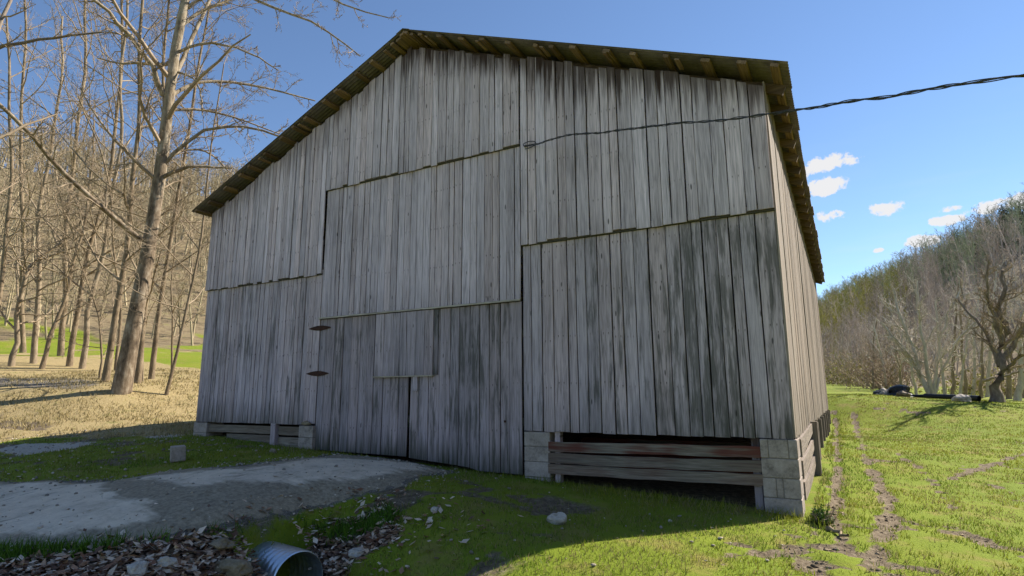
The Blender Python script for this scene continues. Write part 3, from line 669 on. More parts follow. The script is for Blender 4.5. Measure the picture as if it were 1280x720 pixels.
def sprout(P, Rr, Ln, per, lo, hi, ang, lscale, rscale, n, wander, up, rmin, tip=.25):
    """children of every polyline in P"""
    B, m, _ = P.shape; k = per; ts = lo+(hi-lo)*(np.arange(k)[None]+rng.random((B, k)))/k
    f = ts*(m-1); i = np.clip(f.astype(int), 0, m-2); fr_ = (f-i)[..., None]; bi = np.arange(B)[:, None]
    S = P[bi, i]*(1-fr_)+P[bi, i+1]*fr_; T = P[bi, i+1]-P[bi, i]; T /= np.linalg.norm(T, axis=2, keepdims=True)+1e-9
    rr = Rr[bi, i]*(1-fr_[..., 0])+Rr[bi, i+1]*fr_[..., 0]
    rv = rng.normal(0, 1, T.shape); rv -= (rv*T).sum(-1, keepdims=True)*T; rv /= np.linalg.norm(rv, axis=2, keepdims=True)+1e-9
    an = rad(1)*(ang+rng.normal(0, ang*.25, (B, k)))[..., None]
    D = T*np.cos(an)+rv*np.sin(an)
    ln = (Ln[:, None]*lscale*(1.1-.6*ts)*rng.uniform(.6, 1.25, (B, k))).ravel()
    r0 = np.maximum(rr.ravel()*rscale*rng.uniform(.7, 1.1, B*k), rmin)
    Pn, Rn = grow(S.reshape(-1, 3), D.reshape(-1, 3), ln, r0, n, wander, up, tip); return Pn, Rn, ln

def bark_material(name, stops, scale=6, zstretch=.35, rough_band=None):
    m, t, b = new_mat(name); P = t.node('ShaderNodeTexCoord').outputs['Object']; V_ = t.vmath('MULTIPLY', P, (1, 1, zstretch))
    n = t.noise(V_, scale, 4, .7); n2 = t.noise(P, 1.1, 2, .5); f = t.math('ADD', t.math('MULTIPLY', n, .7), t.math('MULTIPLY', n2, .3))
    c = t.ramp(f, stops)
    if rough_band:                                            # rough brown bark low down, flaking to pale higher up
        z = t.node('ShaderNodeSeparateXYZ', {0: P}).outputs[2]; pl = t.smooth(t.math('ADD', z, t.math('MULTIPLY', t.math('SUBTRACT', t.noise(V_, 3.0, 4, .7), .5), 9.0)), 4.5, 12.0)
        c = t.mix(pl, c, t.ramp(n, [(.3, (.13, .098, .063)), (.5, (.29, .235, .16)), (.7, (.43, .365, .27))]))
    t.put(b.inputs['Base Color'], c); b.inputs['Roughness'].default_value = .9; b.inputs['Specular IOR Level'].default_value = .15
    set_bump(t, b, n, .8, .03); return m
B_MAIN = bark_material('sycamore_bark', [(.34, (.055, .040, .027)), (.5, (.20, .15, .10)), (.64, (.36, .30, .22))], 7, .4, True)
B_GREY = bark_material('grey_bark', [(.3, (.075, .055, .036)), (.5, (.22, .165, .105)), (.7, (.38, .30, .205))], 9)
B_PALE = bark_material('pale_bark', [(.3, (.11, .082, .053)), (.5, (.27, .21, .14)), (.7, (.41, .335, .24))], 8)
B_DARK = bark_material('dark_bark', [(.3, (.075, .058, .043)), (.5, (.19, .15, .115)), (.7, (.33, .275, .22))], 9)
B_SILVER = bark_material('silver_bark', [(.3, (.28, .24, .19)), (.5, (.50, .44, .36)), (.7, (.62, .56, .47))], 8)
B_TWIG = bark_material('twig_bark', [(.3, (.19, .14, .09)), (.6, (.36, .28, .19))], 3)

def px_path(path, d, dd=0.0):
    """photo polyline at ground distance d, moving dd metres farther along its length"""
    n = len(path); return np.array([at_dist(u, v, d+dd*k/(n-1)) for k, (u, v) in enumerate(path)])
def resample(pts, n):
    pts = np.asarray(pts, float); s = np.r_[0, np.cumsum(np.linalg.norm(np.diff(pts, axis=0), axis=1))]; q = np.linspace(0, s[-1], n)
    # smooth corners a little
    out = np.stack([np.interp(q, s, pts[:, k]) for k in range(3)], 1)
    for _ in range(2): out[1:-1] = .25*out[:-2]+.5*out[1:-1]+.25*out[2:]
    return out
def tree(name, label, stems, mats, group=None, density=1.0, detail=2, cat='tree', flare=1.25, twig_r=.006, l1=(9, .28, 1.0, 52, .33), up=.05, wob=.06, bare_to=None):
    """stems: list of (world pts, r0, r1). trunk mesh = stems + limbs; crown mesh = branches and twigs"""
    base = stems[0][0][0]; root = tag(empty(name, tuple(base)), label, cat, group)
    tv, tq, cv, cq = [], [], [], []; nt = nc = 0
    for k, (pts, r0, r1) in enumerate(stems):
        n = 16 if k == 0 else 10; P = resample(pts, n)
        P[2:-2] += sum(rng.normal(0, min(r0*.35, .05), (1, 3))*np.sin(np.linspace(0, 3.14*f_, n-4)+f_)[:, None] for f_ in (2, 3, 5))*np.array([1, 1, 0]); q = np.linspace(0, 1, n); rr = r0+(r1-r0)*q**.85
        if k == 0: rr = rr*(1+(flare-1)*np.exp(-q*n*.9)); 
        P = P[None]-base; V, Q = tubes(P, rr[None], 10 if r0 > .06 else 6, nt); tv.append(V); tq.append(Q); nt += len(V)
        ln = np.array([np.linalg.norm(np.diff(P[0], axis=0), axis=1).sum()]); 
        per, lo, frac, ang, ls = l1
        if k: lo = .15
        per = max(2, int(per*density*(1 if k == 0 else .8)))
        P1, R1, L1 = sprout(P, rr[None], ln, per, lo, frac, ang, ls, .5, 7, .14, up, twig_r*2.2)
        V, Q = tubes(P1, R1, 5, nc); cv.append(V); cq.append(Q); nc += len(V)
        P2, R2, L2 = sprout(P1, R1, L1, int(5*density)+1, .15, .98, 45, .42, .55, 5, .16, .05, twig_r*1.4)
        V, Q = tubes(P2, R2, 3, nc); cv.append(V); cq.append(Q); nc += len(V)
        P3, R3, L3 = sprout(P2, R2, L2, 5 if detail > 1 else 4, .1, 1.0, 42, .45, .6, 4 if detail > 1 else 3, .15, .05, twig_r)
        V, Q = tubes(P3, R3, 3, nc); cv.append(V); cq.append(Q); nc += len(V)
        if detail > 1:
            P4, R4, L4 = sprout(P3, R3, L3, 3, .2, 1.0, 40, .5, .7, 2, .1, .05, twig_r*.75)
            V, Q = tubes(P4, R4, 3, nc); cv.append(V); cq.append(Q); nc += len(V)
    link('trunk', mesh_from('trunk', np.concatenate(tv), np.concatenate(tq), 4, True), mats[0], root)
    link('crown', mesh_from('crown', np.concatenate(cv), np.concatenate(cq), 4, True), mats[1], root)
    return root
def snap(u, v, path, d):
    """put the foot of a photographed trunk on the ground at distance d"""
    P = px_path(path, d); P[0][2] = h1(P[0][0], P[0][1])-.15; return P
def hw(px, d, u=150): z = float((at_dist(u, 300, d)-CAM)@F_); return px*z/FPX/math.sqrt(1+((u-640)/FPX)**2)

# the big leaning tree with its traced limbs
D0 = 21.0
trunk0 = snap(0, 0, [(151, 492), (163, 430), (176, 360), (188, 290), (197, 230), (205, 170), (214, 110), (222, 60), (231, 15), (240, -60), (248, -150), (252, -240)], D0)
limbs0 = [([(177, 300), (150, 280), (110, 246), (70, 205), (30, 160), (0, 130), (-45, 90)], -2.0, 5, 3), ([(203, 208), (232, 172), (285, 151), (348, 168), (392, 190)], -1.5, 4, 1.6),
          ([(216, 118), (232, 104), (279, 98), (340, 112), (394, 126)], 1.5, 4, 1.8), ([(222, 66), (236, 56), (259, 51), (305, 61), (348, 88)], -1, 3.2, 1.4),
          ([(229, 30), (245, 14), (285, 0), (340, -18), (400, -20)], 1, 4, 1.6), ([(238, -40), (280, -20), (312, 0), (370, 16), (425, 48), (450, 70)], -2.5, 4, 1.5),
          ([(197, 214), (223, 186), (256, 184), (289, 217)], 1.0, 3.5, 1.4), ([(197, 226), (215, 214), (240, 207), (290, 210)], -.5, 4.5, 2), ([(212, 138), (235, 135), (279, 141), (348, 167)], .8, 3.2, 1.4),
          ([(205, 120), (192, 95), (178, 60), (160, 36), (144, 23), (115, 0), (70, -40)], -1.5, 6, 2.5), ([(221, 90), (238, 94), (250, 106), (253, 144)], -1, 2.6, 1.2),
          ([(244, -100), (300, -70), (370, -30), (430, 10), (485, 22)], -1.5, 4.5, 1.4), ([(216, 100), (250, 30), (275, -40), (290, -120)], 2.5, 5, 2), ([(240, -60), (200, -120), (150, -180)], 1, 5, 2)]
stems0 = [(trunk0, hw(11.4, D0), hw(4.4, D0))]+[(px_path(p, D0, dd), hw(a*.72, D0, 250), hw(b*.6, D0, 250)) for p, dd, a, b in limbs0]
tree('sycamore_tree', 'tall thick leaning bare tree, largest trunk left of the barn', stems0, (B_MAIN, B_TWIG), None, 1.0, 2, flare=1.2, twig_r=.0075, l1=(13, .3, 1, 50, .22), up=.04)

LT = [  # path, distance, base half width, top half width, bark, label
 ([(131, 479), (148, 380), (163, 280), (171, 180), (174, 110), (177, 60), (176, 0), (182, -90)], 23, 7.5, 3.5, B_GREY, 'slim straight grey tree just left of the big leaning trunk'),
 ([(171, 487), (180, 400), (190, 330), (200, 250), (207, 160), (205, 60), (215, -40)], 22.5, 7, 3, B_GREY, 'dark slim tree rising close behind the big leaning trunk'),
 ([(189, 474), (197, 400), (208, 330), (222, 250), (232, 190), (245, 100), (262, 10), (270, -60)], 24, 6, 2.5, B_GREY, 'grey tree between the big leaning trunk and the barn'),
 ([(207, 491), (222, 440), (235, 380), (249, 320), (256, 250), (266, 170), (280, 80)], 21, 4.6, 2, B_GREY, 'thin leaning tree nearest the barn corner'),
 ([(103, 456), (112, 400), (125, 330), (140, 250), (148, 170), (158, 60), (160, -40)], 31, 6, 3, B_PALE, 'pale straight tree on the grass bank, third left of the big trunk'),
 ([(87, 455), (93, 400), (104, 340), (122, 280), (140, 215), (150, 110), (155, 30), (150, -60)], 32, 6, 3, B_GREY, 'grey tree on the bank curving right towards its top'),
 ([(52, 457), (70, 400), (85, 360), (100, 300), (112, 250), (118, 150)], 31, 5, 2, B_GREY, 'strongly right-leaning tree on the grass bank'),
 ([(42, 455), (45, 400), (47, 360), (46, 300), (60, 220), (72, 120), (78, 20)], 33, 6, 2.5, B_PALE, 'pale upright tree left of the strongly leaning one'),
 ([(15, 453), (20, 400), (30, 350), (58, 312), (84, 298), (120, 250)], 32, 6, 2.5, B_PALE, 'pale crooked tree bending right near the left edge'),
 ([(-15, 457), (0, 380), (10, 280), (15, 150), (8, 20)], 31, 6, 2.5, B_GREY, 'dark tree cut by the left edge of the picture'),
 ([(124, 480), (128, 420), (118, 370), (98, 330), (90, 280)], 24, 3, 1.3, B_GREY, 'thin sapling bending left beside the slim grey tree'),
 ([(75, 452), (82, 330), (90, 200), (108, 100), (105, 10), (112, -70)], 37, 6, 3, B_GREY, 'tall forked grey tree standing far back on the left bank'),
 ([(178, 482), (179, 430), (180, 380), (186, 300), (192, 200), (190, 120)], 23, 2.5, 1.2, B_PALE, 'very thin pale sapling hugging the right of the big trunk'),
 ([(214, 478), (216, 420), (214, 350), (222, 270), (230, 200)], 27, 3, 1.4, B_GREY, 'thin sapling behind the leaning tree by the barn'),
 ([(145, 462), (150, 400), (146, 320), (140, 240), (120, 180), (98, 120)], 30, 4, 1.8, B_GREY, 'slender tree leaning left behind the big trunk'),
 ([(28, 450), (26, 360), (30, 260), (24, 160), (32, 60), (30, -30)], 40, 5.5, 2.5, B_GREY, 'straight grey tree far back between two pale ones'),
]
for path, d, a, b, bk, lab in LT:
    P = snap(0, 0, path, d); tree('bare_tree', lab, [(P, hw(a*.60, d), hw(b*.5, d))], (bk, B_TWIG), 'bare trees on the left bank', 1.3, 2 if d < 30 else 1, twig_r=.0062*max(1, d/24), l1=(16, .16, 1, 55, .30), up=.06)
# a tree just outside the left edge whose limb reaches in
P = snap(0, 0, [(-95, 480), (-85, 330), (-70, 180), (-50, 60), (-35, -80)], 17)
tree('bare_tree', 'tree left of the picture with one long dark limb reaching in', [(P, hw(9, 17), hw(4, 17)), (px_path([(-52, 78), (-20, 64), (30, 52), (75, 46), (128, 40)], 17, -1), hw(3, 17), hw(1.2, 17)), (px_path([(-75, 200), (-40, 120), (0, 40), (20, -20)], 17, 1), hw(5, 17), hw(2, 17))], (B_DARK, B_TWIG), 'bare trees on the left bank', .8, 2, twig_r=.007, l1=(9, .3, 1, 50, .25))

# right side
d = 30
def rt(name, lab, stems, d, mats, group=None, **k):
    S = []
    for i, (path, a, b) in enumerate(stems):
        P = px_path(path, d, 0 if i == 0 else rng.uniform(-1.2, 1.2))
        if i == 0: P[0][2] = h1(P[0][0], P[0][1])-.1
        S.append((P, hw(a, d, 1200), hw(b, d, 1200)))
    return tree(name, lab, S, mats, group, **k)
rt('multi_stem_tree', 'pale bare multi-stemmed tree fanning out behind the black pipes',
   [([(1166, 500), (1152, 470), (1138, 430), (1126, 395), (1117, 360)], 4.2, 1.6), ([(1166, 498), (1158, 455), (1150, 410), (1146, 350)], 3.4, 1.4), ([(1166, 498), (1170, 450), (1180, 400), (1200, 365)], 3.2, 1.4),
    ([(1164, 497), (1146, 462), (1122, 428), (1104, 405)], 3, 1.2), ([(1167, 498), (1178, 460), (1196, 425), (1222, 400)], 2.8, 1.2), ([(1163, 497), (1152, 470), (1136, 440), (1116, 420)], 2.6, 1.1)],
   30, (B_SILVER, B_SILVER), None, density=1.3, detail=1, twig_r=.011, l1=(11, .25, 1, 46, .30), up=.08)
rt('dark_tree', 'dark thick-trunked bare tree at the right edge of the field',
   [([(1246, 505), (1247, 485), (1249, 465), (1252, 450), (1258, 420), (1252, 392), (1250, 365), (1253, 338)], 7.5, 1.8), ([(1250, 458), (1240, 430), (1228, 405), (1212, 395), (1198, 375)], 4, 1.3), ([(1252, 450), (1268, 432), (1284, 400), (1305, 365)], 4.5, 1.5),
    ([(1254, 430), (1240, 395), (1232, 360), (1236, 325)], 3.2, 1.2), ([(1248, 470), (1262, 455), (1285, 440), (1310, 432)], 3, 1.2)],
   28, (B_DARK, B_TWIG), None, density=1.5, detail=1, twig_r=.011, l1=(14, .36, 1, 50, .27), up=.07, flare=1.5)
SAP = [(1181, 495, 34, 120, -12, 2.4, 'first grey sapling right of the multi-stemmed tree, leaning left'), (1190, 496, 36, 140, 8, 2.6, 'second sapling right of the multi-stemmed tree, nearly straight'), (1199, 495, 33, 110, 14, 2.2, 'short right-leaning sapling, third right of the multi-stemmed tree'),
       (1207, 497, 35, 150, -6, 2.6, 'tall straight sapling halfway between multi-stemmed tree and dark tree'), (1216, 496, 38, 140, 10, 2.4, 'sapling behind the right end of the thick black pipe'), (1226, 497, 34, 120, 4, 2.4, 'second sapling left of the dark thick trunk'),
       (1234, 496, 36, 160, 12, 2.8, 'sapling just left of the dark thick trunk'), (1261, 498, 33, 150, -4, 3.4, 'sapling just right of the dark thick trunk'), (1271, 499, 31, 170, 14, 4.5, 'stoutest sapling of the thicket, near the right edge'), (1279, 498, 35, 150, 4, 3, 'rightmost sapling, cut by the right edge'),
       (1146, 496, 36, 100, -16, 2.2, 'sapling first left of the multi-stemmed tree base'), (1128, 494, 39, 90, -14, 2.2, 'sapling rising behind the right half of the tarp heap'), (1111, 492, 42, 90, -20, 2.2, 'left-leaning sapling behind the left half of the tarp heap'), (1091, 490, 45, 90, 5, 2, 'leftmost sapling of the thicket, behind the thin pipe')]
for k, (u, v, dd, hgt, lean, a, lab) in enumerate(SAP):
    rt('bare_sapling', lab, [([(u, v), (u+lean*.3, v-hgt*.3), (u+lean*.6+random.uniform(-5, 5), v-hgt*.6), (u+lean, v-hgt)], a, .9)], dd,
       ((B_SILVER, B_PALE)[k % 2], B_SILVER), 'saplings along the right field edge', density=.9, detail=1, twig_r=.010, l1=(9, .3, 1, 45, .34), up=.1, cat='sapling')

# ------------------------------------------------------------------ bushes
def leaf_cloud(n, size, shape, jitter=.5):
    """n small leaf quads scattered in a lumpy dome; shape=(rx,ry,rz)"""
    c = rng.normal(0, 1, (n, 3)); c /= np.linalg.norm(c, axis=1, keepdims=True); r = rng.random((n, 1))**.45
    lump = .7+.5*fbm(c[:, 0]*2+5, c[:, 1]*2+c[:, 2]*3, 1.3)[:, None]; c = c*r*lump; c[:, 2] = np.abs(c[:, 2]); c = c*np.array(shape)
    a = rng.normal(0, 1, (n, 3)); a /= np.linalg.norm(a, axis=1, keepdims=True); b = np.cross(a, rng.normal(0, 1, (n, 3))); b /= np.linalg.norm(b, axis=1, keepdims=True)
    s = size*rng.uniform(.6, 1.3, (n, 1)); V = np.stack([c-a*s, c-b*s*.45, c+a*s, c+b*s*.45], 1).reshape(-1, 3)
    return V, np.arange(4*n).reshape(n, 4)
def leaf_material(name, c1, c2, trans=.3):
    m, t, b = new_mat(name); P = t.node('ShaderNodeNewGeometry').outputs['Position']
    A = t.node('ShaderNodeAttribute', attribute_name='tint'); n = t.noise(P, 9, 2)
    c = t.mix(n, c1, c2); c = t.mix(1.0, c, A.outputs['Color'], 'MULTIPLY')
    t.put(b.inputs['Base Color'], c); b.inputs['Roughness'].default_value = .6; b.inputs['Specular IOR Level'].default_value = .25
    tr = t.node('ShaderNodeBsdfTranslucent'); t.put(tr.inputs[0], c); mx = t.node('ShaderNodeMixShader', {0: trans}); out = [q for q in t.n if q.type == 'OUTPUT_MATERIAL'][0]
    t.l.new(b.outputs[0], mx.inputs[1]); t.l.new(tr.outputs[0], mx.inputs[2]); t.l.new(mx.outputs[0], out.inputs[0]); return m
LF_GREEN = leaf_material('leaf_green', (.035, .075, .012), (.07, .13, .02)); LF_YEL = leaf_material('leaf_yellow_green', (.16, .16, .03), (.25, .23, .05)); LF_PINK = leaf_material('twig_pink', (.16, .10, .085), (.24, .16, .13), .2)
def bush(name, lab, base, shape, mat, n, size, group=None, stems=26, cat='bush'):
    root = tag(empty(name, tuple(base)), lab, cat, group)
    V, Q = leaf_cloud(n, size, shape); me = mesh_from('foliage', V, Q, 4); tn = np.repeat(rng.uniform(.55, 1.35, (n, 1)), 4, axis=0); vcol(me, 'tint', np.repeat(tn, 3, axis=1)); link('foliage', me, mat, root)
    D = rng.normal(0, .55, (stems, 3)); D[:, 2] = 1; D /= np.linalg.norm(D, axis=1, keepdims=True)
    P, Rr = grow(np.zeros((stems, 3))+rng.normal(0, .15*shape[0], (stems, 3))*np.array([1, 1, 0])-np.array([0, 0, .03]), D, np.full(stems, shape[2]*1.15)*rng.uniform(.6, 1.1, stems), np.full(stems, .007+shape[2]*.006), 6, .12, .02)
    V, Q = tubes(P, Rr, 4); P2, R2, L2 = sprout(P, Rr, np.full(stems, shape[2]), 7, .2, 1, 42, .4, .6, 4, .15, .03, .004+shape[2]*.002); V2, Q2 = tubes(P2, R2, 3, len(V))
    link('stem', mesh_from('stem', np.concatenate([V, V2]), np.concatenate([Q, Q2]), 4), B_TWIG, root); return root
g = ground_at(1012, 650); bush('weed_plant', 'dark green leafy weed growing at the near block pier', (11.02, -.12, h1(11.02, -.12)-.02), (.13, .13, .22), LF_GREEN, 600, .018, stems=12, cat='plant')
for (u, v, dd, shp, mt, lab, n) in [(1046, 479, 58, (4.0, 3, 3.2), LF_YEL, 'yellow-green budding bush next to the barn end', 1100), (1068, 482, 52, (3.5, 3, 2.6), LF_YEL, 'low yellow-green bush second from the barn end', 900),
                                    (1098, 488, 46, (3.2, 3, 3.6), LF_PINK, 'pinkish brown twiggy bush left of the multi-stemmed tree', 900), (1120, 491, 42, (2.8, 2.5, 3.0), LF_PINK, 'brown twiggy bush directly behind the black tarp heap', 800),
                                    (1215, 497, 40, (3.5, 2.5, 1.6), LF_YEL, 'low olive bush under the saplings', 700), (1262, 500, 38, (2.6, 2, 1.8), LF_YEL, 'olive bush behind the dark thick-trunked tree', 600)]:
    P = at_dist(u, v, dd); bush('thicket_bush', lab, (P[0], P[1], h1(P[0], P[1])-.1), shp, mt, n, .085 if mt is LF_YEL else .06, 'bushes along the far field edge', 40)

# ------------------------------------------------------------------ woods on the hills (one mass each)
def wood_proto(seed, hgt=11.0):
    global rng
    keep_ = rng; rng = np.random.default_rng(seed); n = 5
    P, Rr = grow(np.zeros((1, 3)), np.array([[rng.normal(0, .1), rng.normal(0, .1), 1.]]), np.array([hgt*.95]), np.array([.17]), n, .05, .05, .2)
    out = [tubes(P, Rr, 5)]; o = len(out[0][0])
    P1, R1, L1 = sprout(P, Rr, np.array([hgt]), 12, .25, 1.0, 40, .33, .45, 3, .12, .10, .03); q = tubes(P1, R1, 3, o); out.append(q); o += len(q[0])
    P2, R2, L2 = sprout(P1, R1, L1, 6, .15, 1.0, 42, .45, .55, 2, .12, .08, .017)
    V = np.concatenate([q[0] for q in out]); Q = np.concatenate([q[1] for q in out]); Q = np.concatenate([Q[:, [0, 1, 2]], Q[:, [0, 2, 3]]])
    def slivers(Pn, w0):
        nonlocal V, Q
        side = np.cross(Pn[:, 1]-Pn[:, 0], rng.normal(0, 1, (len(Pn), 3))); side /= np.linalg.norm(side, axis=1, keepdims=True)
        tw = np.stack([Pn[:, 0]-side*w0, Pn[:, 0]+side*w0, Pn[:, 1]], 1).reshape(-1, 3); Q = np.concatenate([Q, np.arange(len(tw)).reshape(-1, 3)+len(V)]); V = np.concatenate([V, tw])
    slivers(P2, .034); P3, R3, L3 = sprout(P2, R2, L2, 4, .15, 1.0, 42, .6, .6, 2, .1, .05, .014); slivers(P3, .026); rng = keep_
    return V, Q
PROTO = [wood_proto(100+k) for k in range(6)]
def wood_mass(name, lab, pts, heights, tints, mat):
    Vs, Qs, Cs = [], [], []; o = 0
    for (x, y, z), hh, tn in zip(pts, heights, tints):
        V, Q = PROTO[random.randrange(6)]; a = random.uniform(0, 6.28); s = hh/11.0; c_, s_ = math.cos(a)*s, math.sin(a)*s
        V2 = np.stack([V[:, 0]*c_-V[:, 1]*s_+x, V[:, 0]*s_+V[:, 1]*c_+y, V[:, 2]*s+z-.2], 1); Vs.append(V2); Qs.append(Q+o); o += len(V2); Cs.append(np.broadcast_to(np.array(tn), (len(V2), 3)))
    me = mesh_from(name, np.concatenate(Vs), np.concatenate(Qs), 3); vcol(me, 'tint', np.concatenate(Cs)); return tag(link(name, me, mat), lab, 'woods', kind='stuff')
def tint_bark(name):
    m, t, b = new_mat(name); A = t.node('ShaderNodeAttribute', attribute_name='tint'); t.put(b.inputs['Base Color'], A.outputs['Color']); b.inputs['Roughness'].default_value = .95; b.inputs['Specular IOR Level'].default_value = .1; return m
TB = tint_bark('wood_mass_bark')
def scatter(th0, th1, d0, d1, n, cond):
    out = []
    for _ in range(n*4):
        if len(out) >= n: break
        th = rad(random.uniform(th0, th1)); d_ = math.sqrt(random.uniform(d0*d0, d1*d1)); x, y = CAM[0]+d_*math.sin(th), CAM[1]+d_*math.cos(th)
        if cond(x, y): out.append((x, y))
    xy = np.array(out); return np.c_[xy, H(xy[:, 0], xy[:, 1])]
lpts = scatter(-79, -44, 44, 175, 1000, lambda x, y: 45 < (x-CAM[0])*NL[0]+(y-CAM[1])*NL[1] < 150)
wood_mass('hillside_woods', 'bare brown woods covering the hill on the left', lpts, [random.uniform(.75, 1.25)*float(np.interp(math.hypot(p[0]-CAM[0], p[1]-CAM[1]), [44, 70, 110], [4.5, 6.0, 7.5])) for p in lpts], [np.array((.345, .285, .18))*random.uniform(.55, 1.35) for _ in lpts], TB)
rpts = scatter(-5, 18, 42, 330, 1700, lambda x, y: 19 < (x-CAM[0])*NR[0]+(y-CAM[1])*NR[1] < 112)
def rtint(p):
    far = math.hypot(p[0]-CAM[0], p[1]-CAM[1]); th = math.degrees(math.atan2(p[0]-CAM[0], p[1]-CAM[1]))
    if th < 5 and far > 110 and random.random() < .55: return np.array((.34, .32, .09))*random.uniform(.7, 1.2)
    up_ = (p[0]-CAM[0])*NR[0]+(p[1]-CAM[1])*NR[1]
    if up_ > 52 and random.random() < .55: return np.array((.30, .33, .20))*random.uniform(.65, 1.2)
    return np.array((.47, .40, .33))*random.uniform(.65, 1.2)
wood_mass('hillside_woods', 'bare grey-brown woods covering the hill on the right', rpts, [random.uniform(.75, 1.2)*float(np.interp(math.hypot(p[0]-CAM[0], p[1]-CAM[1]), [40, 70, 120, 200], [3.8, 5.6, 8.5, 10])) for p in rpts], [rtint(p) for p in rpts], TB)
# conifers along the right ridge
def conifer():
    V, Q = [], []; o = 0; P, Rr = np.array([[[0, 0, 0], [0, 0, 6.], [0, 0, 13.]]]), np.array([[.2, .12, .02]]); v, q = tubes(P, Rr, 5); V.append(v); Q.append(q); o += len(v)
    n = 260; z = rng.uniform(1.8, 12.8, n); a = rng.uniform(0, 6.28, n); ln = (13.2-z)*.27*rng.uniform(.6, 1.1, n)+.2; d_ = np.stack([np.cos(a), np.sin(a), rng.uniform(-.35, -.05, n)], 1); s = np.stack([-np.sin(a), np.cos(a), np.zeros(n)], 1)
    b = np.stack([np.zeros(n), np.zeros(n), z], 1); w_ = (ln*.28)[:, None]
    v = np.stack([b, b+d_*ln[:, None]*.6-s*w_, b+d_*ln[:, None], b+d_*ln[:, None]*.6+s*w_], 1).reshape(-1, 3); V.append(v); Q.append(np.arange(len(v)).reshape(-1, 4)+o)
    Q = np.concatenate(Q); return np.concatenate(V), np.concatenate([Q[:, [0, 1, 2]], Q[:, [0, 2, 3]]])
PROTO = [conifer() for _ in range(6)]
cpts = scatter(7.2, 22, 140, 230, 150, lambda x, y: 80 < (x-CAM[0])*NR[0]+(y-CAM[1])*NR[1] < 104)
wood_mass('conifer_woods', 'dark green conifers along the ridge of the right hill', cpts, [random.uniform(4.5, 9) for _ in cpts], [np.array((.055, .085, .040))*random.uniform(.7, 1.5) for _ in cpts], TB)

# ------------------------------------------------------------------ small things on the ground
def rock_mesh(name, seed, sx, sy, sz, rough=.28, sub=3):
    bm = bmesh.new(); bmesh.ops.create_icosphere(bm, subdivisions=sub, radius=1)
    for v in bm.verts:
        n = mnoise.noise(v.co*1.3+Vector((seed*7.1, 0, 0)))*rough*1.6+mnoise.noise(v.co*3.1+Vector((0, seed*3.3, 0)))*rough*.6
        v.co = v.co*(1+n); v.co.x *= sx; v.co.y *= sy; v.co.z *= sz; v.co.z = max(v.co.z, -sz*.55)
    me = bpy.data.meshes.new(name); bm.to_mesh(me); bm.free()
    return me
def rock(lab, u, v, size, mat, name='rock', seed=None, shape=(1, .85, .75), lift=.3, rotz=None):
    P = ground_at(u, v); s = random.random()*40 if seed is None else seed
    o = link(name, rock_mesh(name, s, size*shape[0], size*shape[1], size*shape[2]), mat); o.location = (P[0], P[1], h1(P[0], P[1])+size*shape[2]*lift); o.rotation_euler = (0, 0, random.uniform(0, 6) if rotz is None else rotz); tag(o, lab, 'rock'); return o
rock('pale angular rock alone on the grass in the barn shadow', 696, 654, .095, M_ROCK, seed=3, shape=(1.0, .8, .85))
rock('small pale stone on worn turf left of the lone rock', 543, 639, .045, M_ROCK)
rock('big tan stone resting against the culvert pipe', 290, 714, .13, M_TANROCK, seed=11, shape=(1.3, .75, .6), rotz=.4)
rock('white stone among dead leaves, farthest left', 172, 716, .085, M_ROCK)
rock('flat white stone in dead leaves below the green tuft', 208, 707, .07, M_ROCK)
rock('pale stone above the tan stone in the leaves', 278, 683, .11, M_TANROCK, shape=(1.2, .8, .5))
rock('pale stone half buried right of the culvert', 446, 694, .075, M_ROCK, shape=(1.1, .8, .6))
rock('rough stone under the plank at the skirt post', 341, 566, .07, M_TANROCK)
# stones wedged on the jamb piers
for lab, (x, y, z), s, mt in (('flat stone lying on top of the jamb pier', (3.19, -.05, ZB+.025), .10, M_TANROCK),):
    o = link('rock', rock_mesh('rock', random.random()*30, s, s*.45, s*.42), mt); o.location = (x, y, z); tag(o, lab, 'rock')
# lone cinder block on the grass
P = ground_at(222, 577); cb = empty('cinder_block', (P[0], P[1], h1(P[0], P[1])-.02)); tag(cb, 'single grey cinder block standing on the turf before the barn', 'block')
b_ = MB().box((-.125, -.09, .03), (.125, .09, .235)).build('block_body', M_BLOCK, cb, bevel=.008)
MB().box((-.06, -.085, -.04), (.10, .06, .028)).build('footing_stone', M_TANROCK, cb)
cb.rotation_euler = (rad(3), 0, rad(-28))
# fallen stick on the mud
def stick(lab, pts, r, mat, name='fallen_branch'):
    P = resample(np.array(pts), 10); P[1:-1] += rng.normal(0, r*.6, (8, 3)); base = P[0].copy(); V, Q = tubes((P-base)[None], np.linspace(r, r*.55, 10)[None], 7); o = link(name, mesh_from(name, V, Q, 4, True), mat); o.location = tuple(base); return tag(o, lab, 'branch')
def gp(u, v, dz=.02):
    q = ground_at(u, v); return (q[0], q[1], h1(q[0], q[1])+dz)
stick('short brown stick lying on the mud by the barn corner', [gp(1035, 662), (gp(1048, 667)), gp(1060, 671)], .022, B_GREY)
stick('pale fallen limb leaning across the thicket at the right edge', [tuple(at_dist(1228, 476, 31)), tuple(at_dist(1250, 470, 31)), tuple(at_dist(1290, 464, 31))], .06, B_PALE)

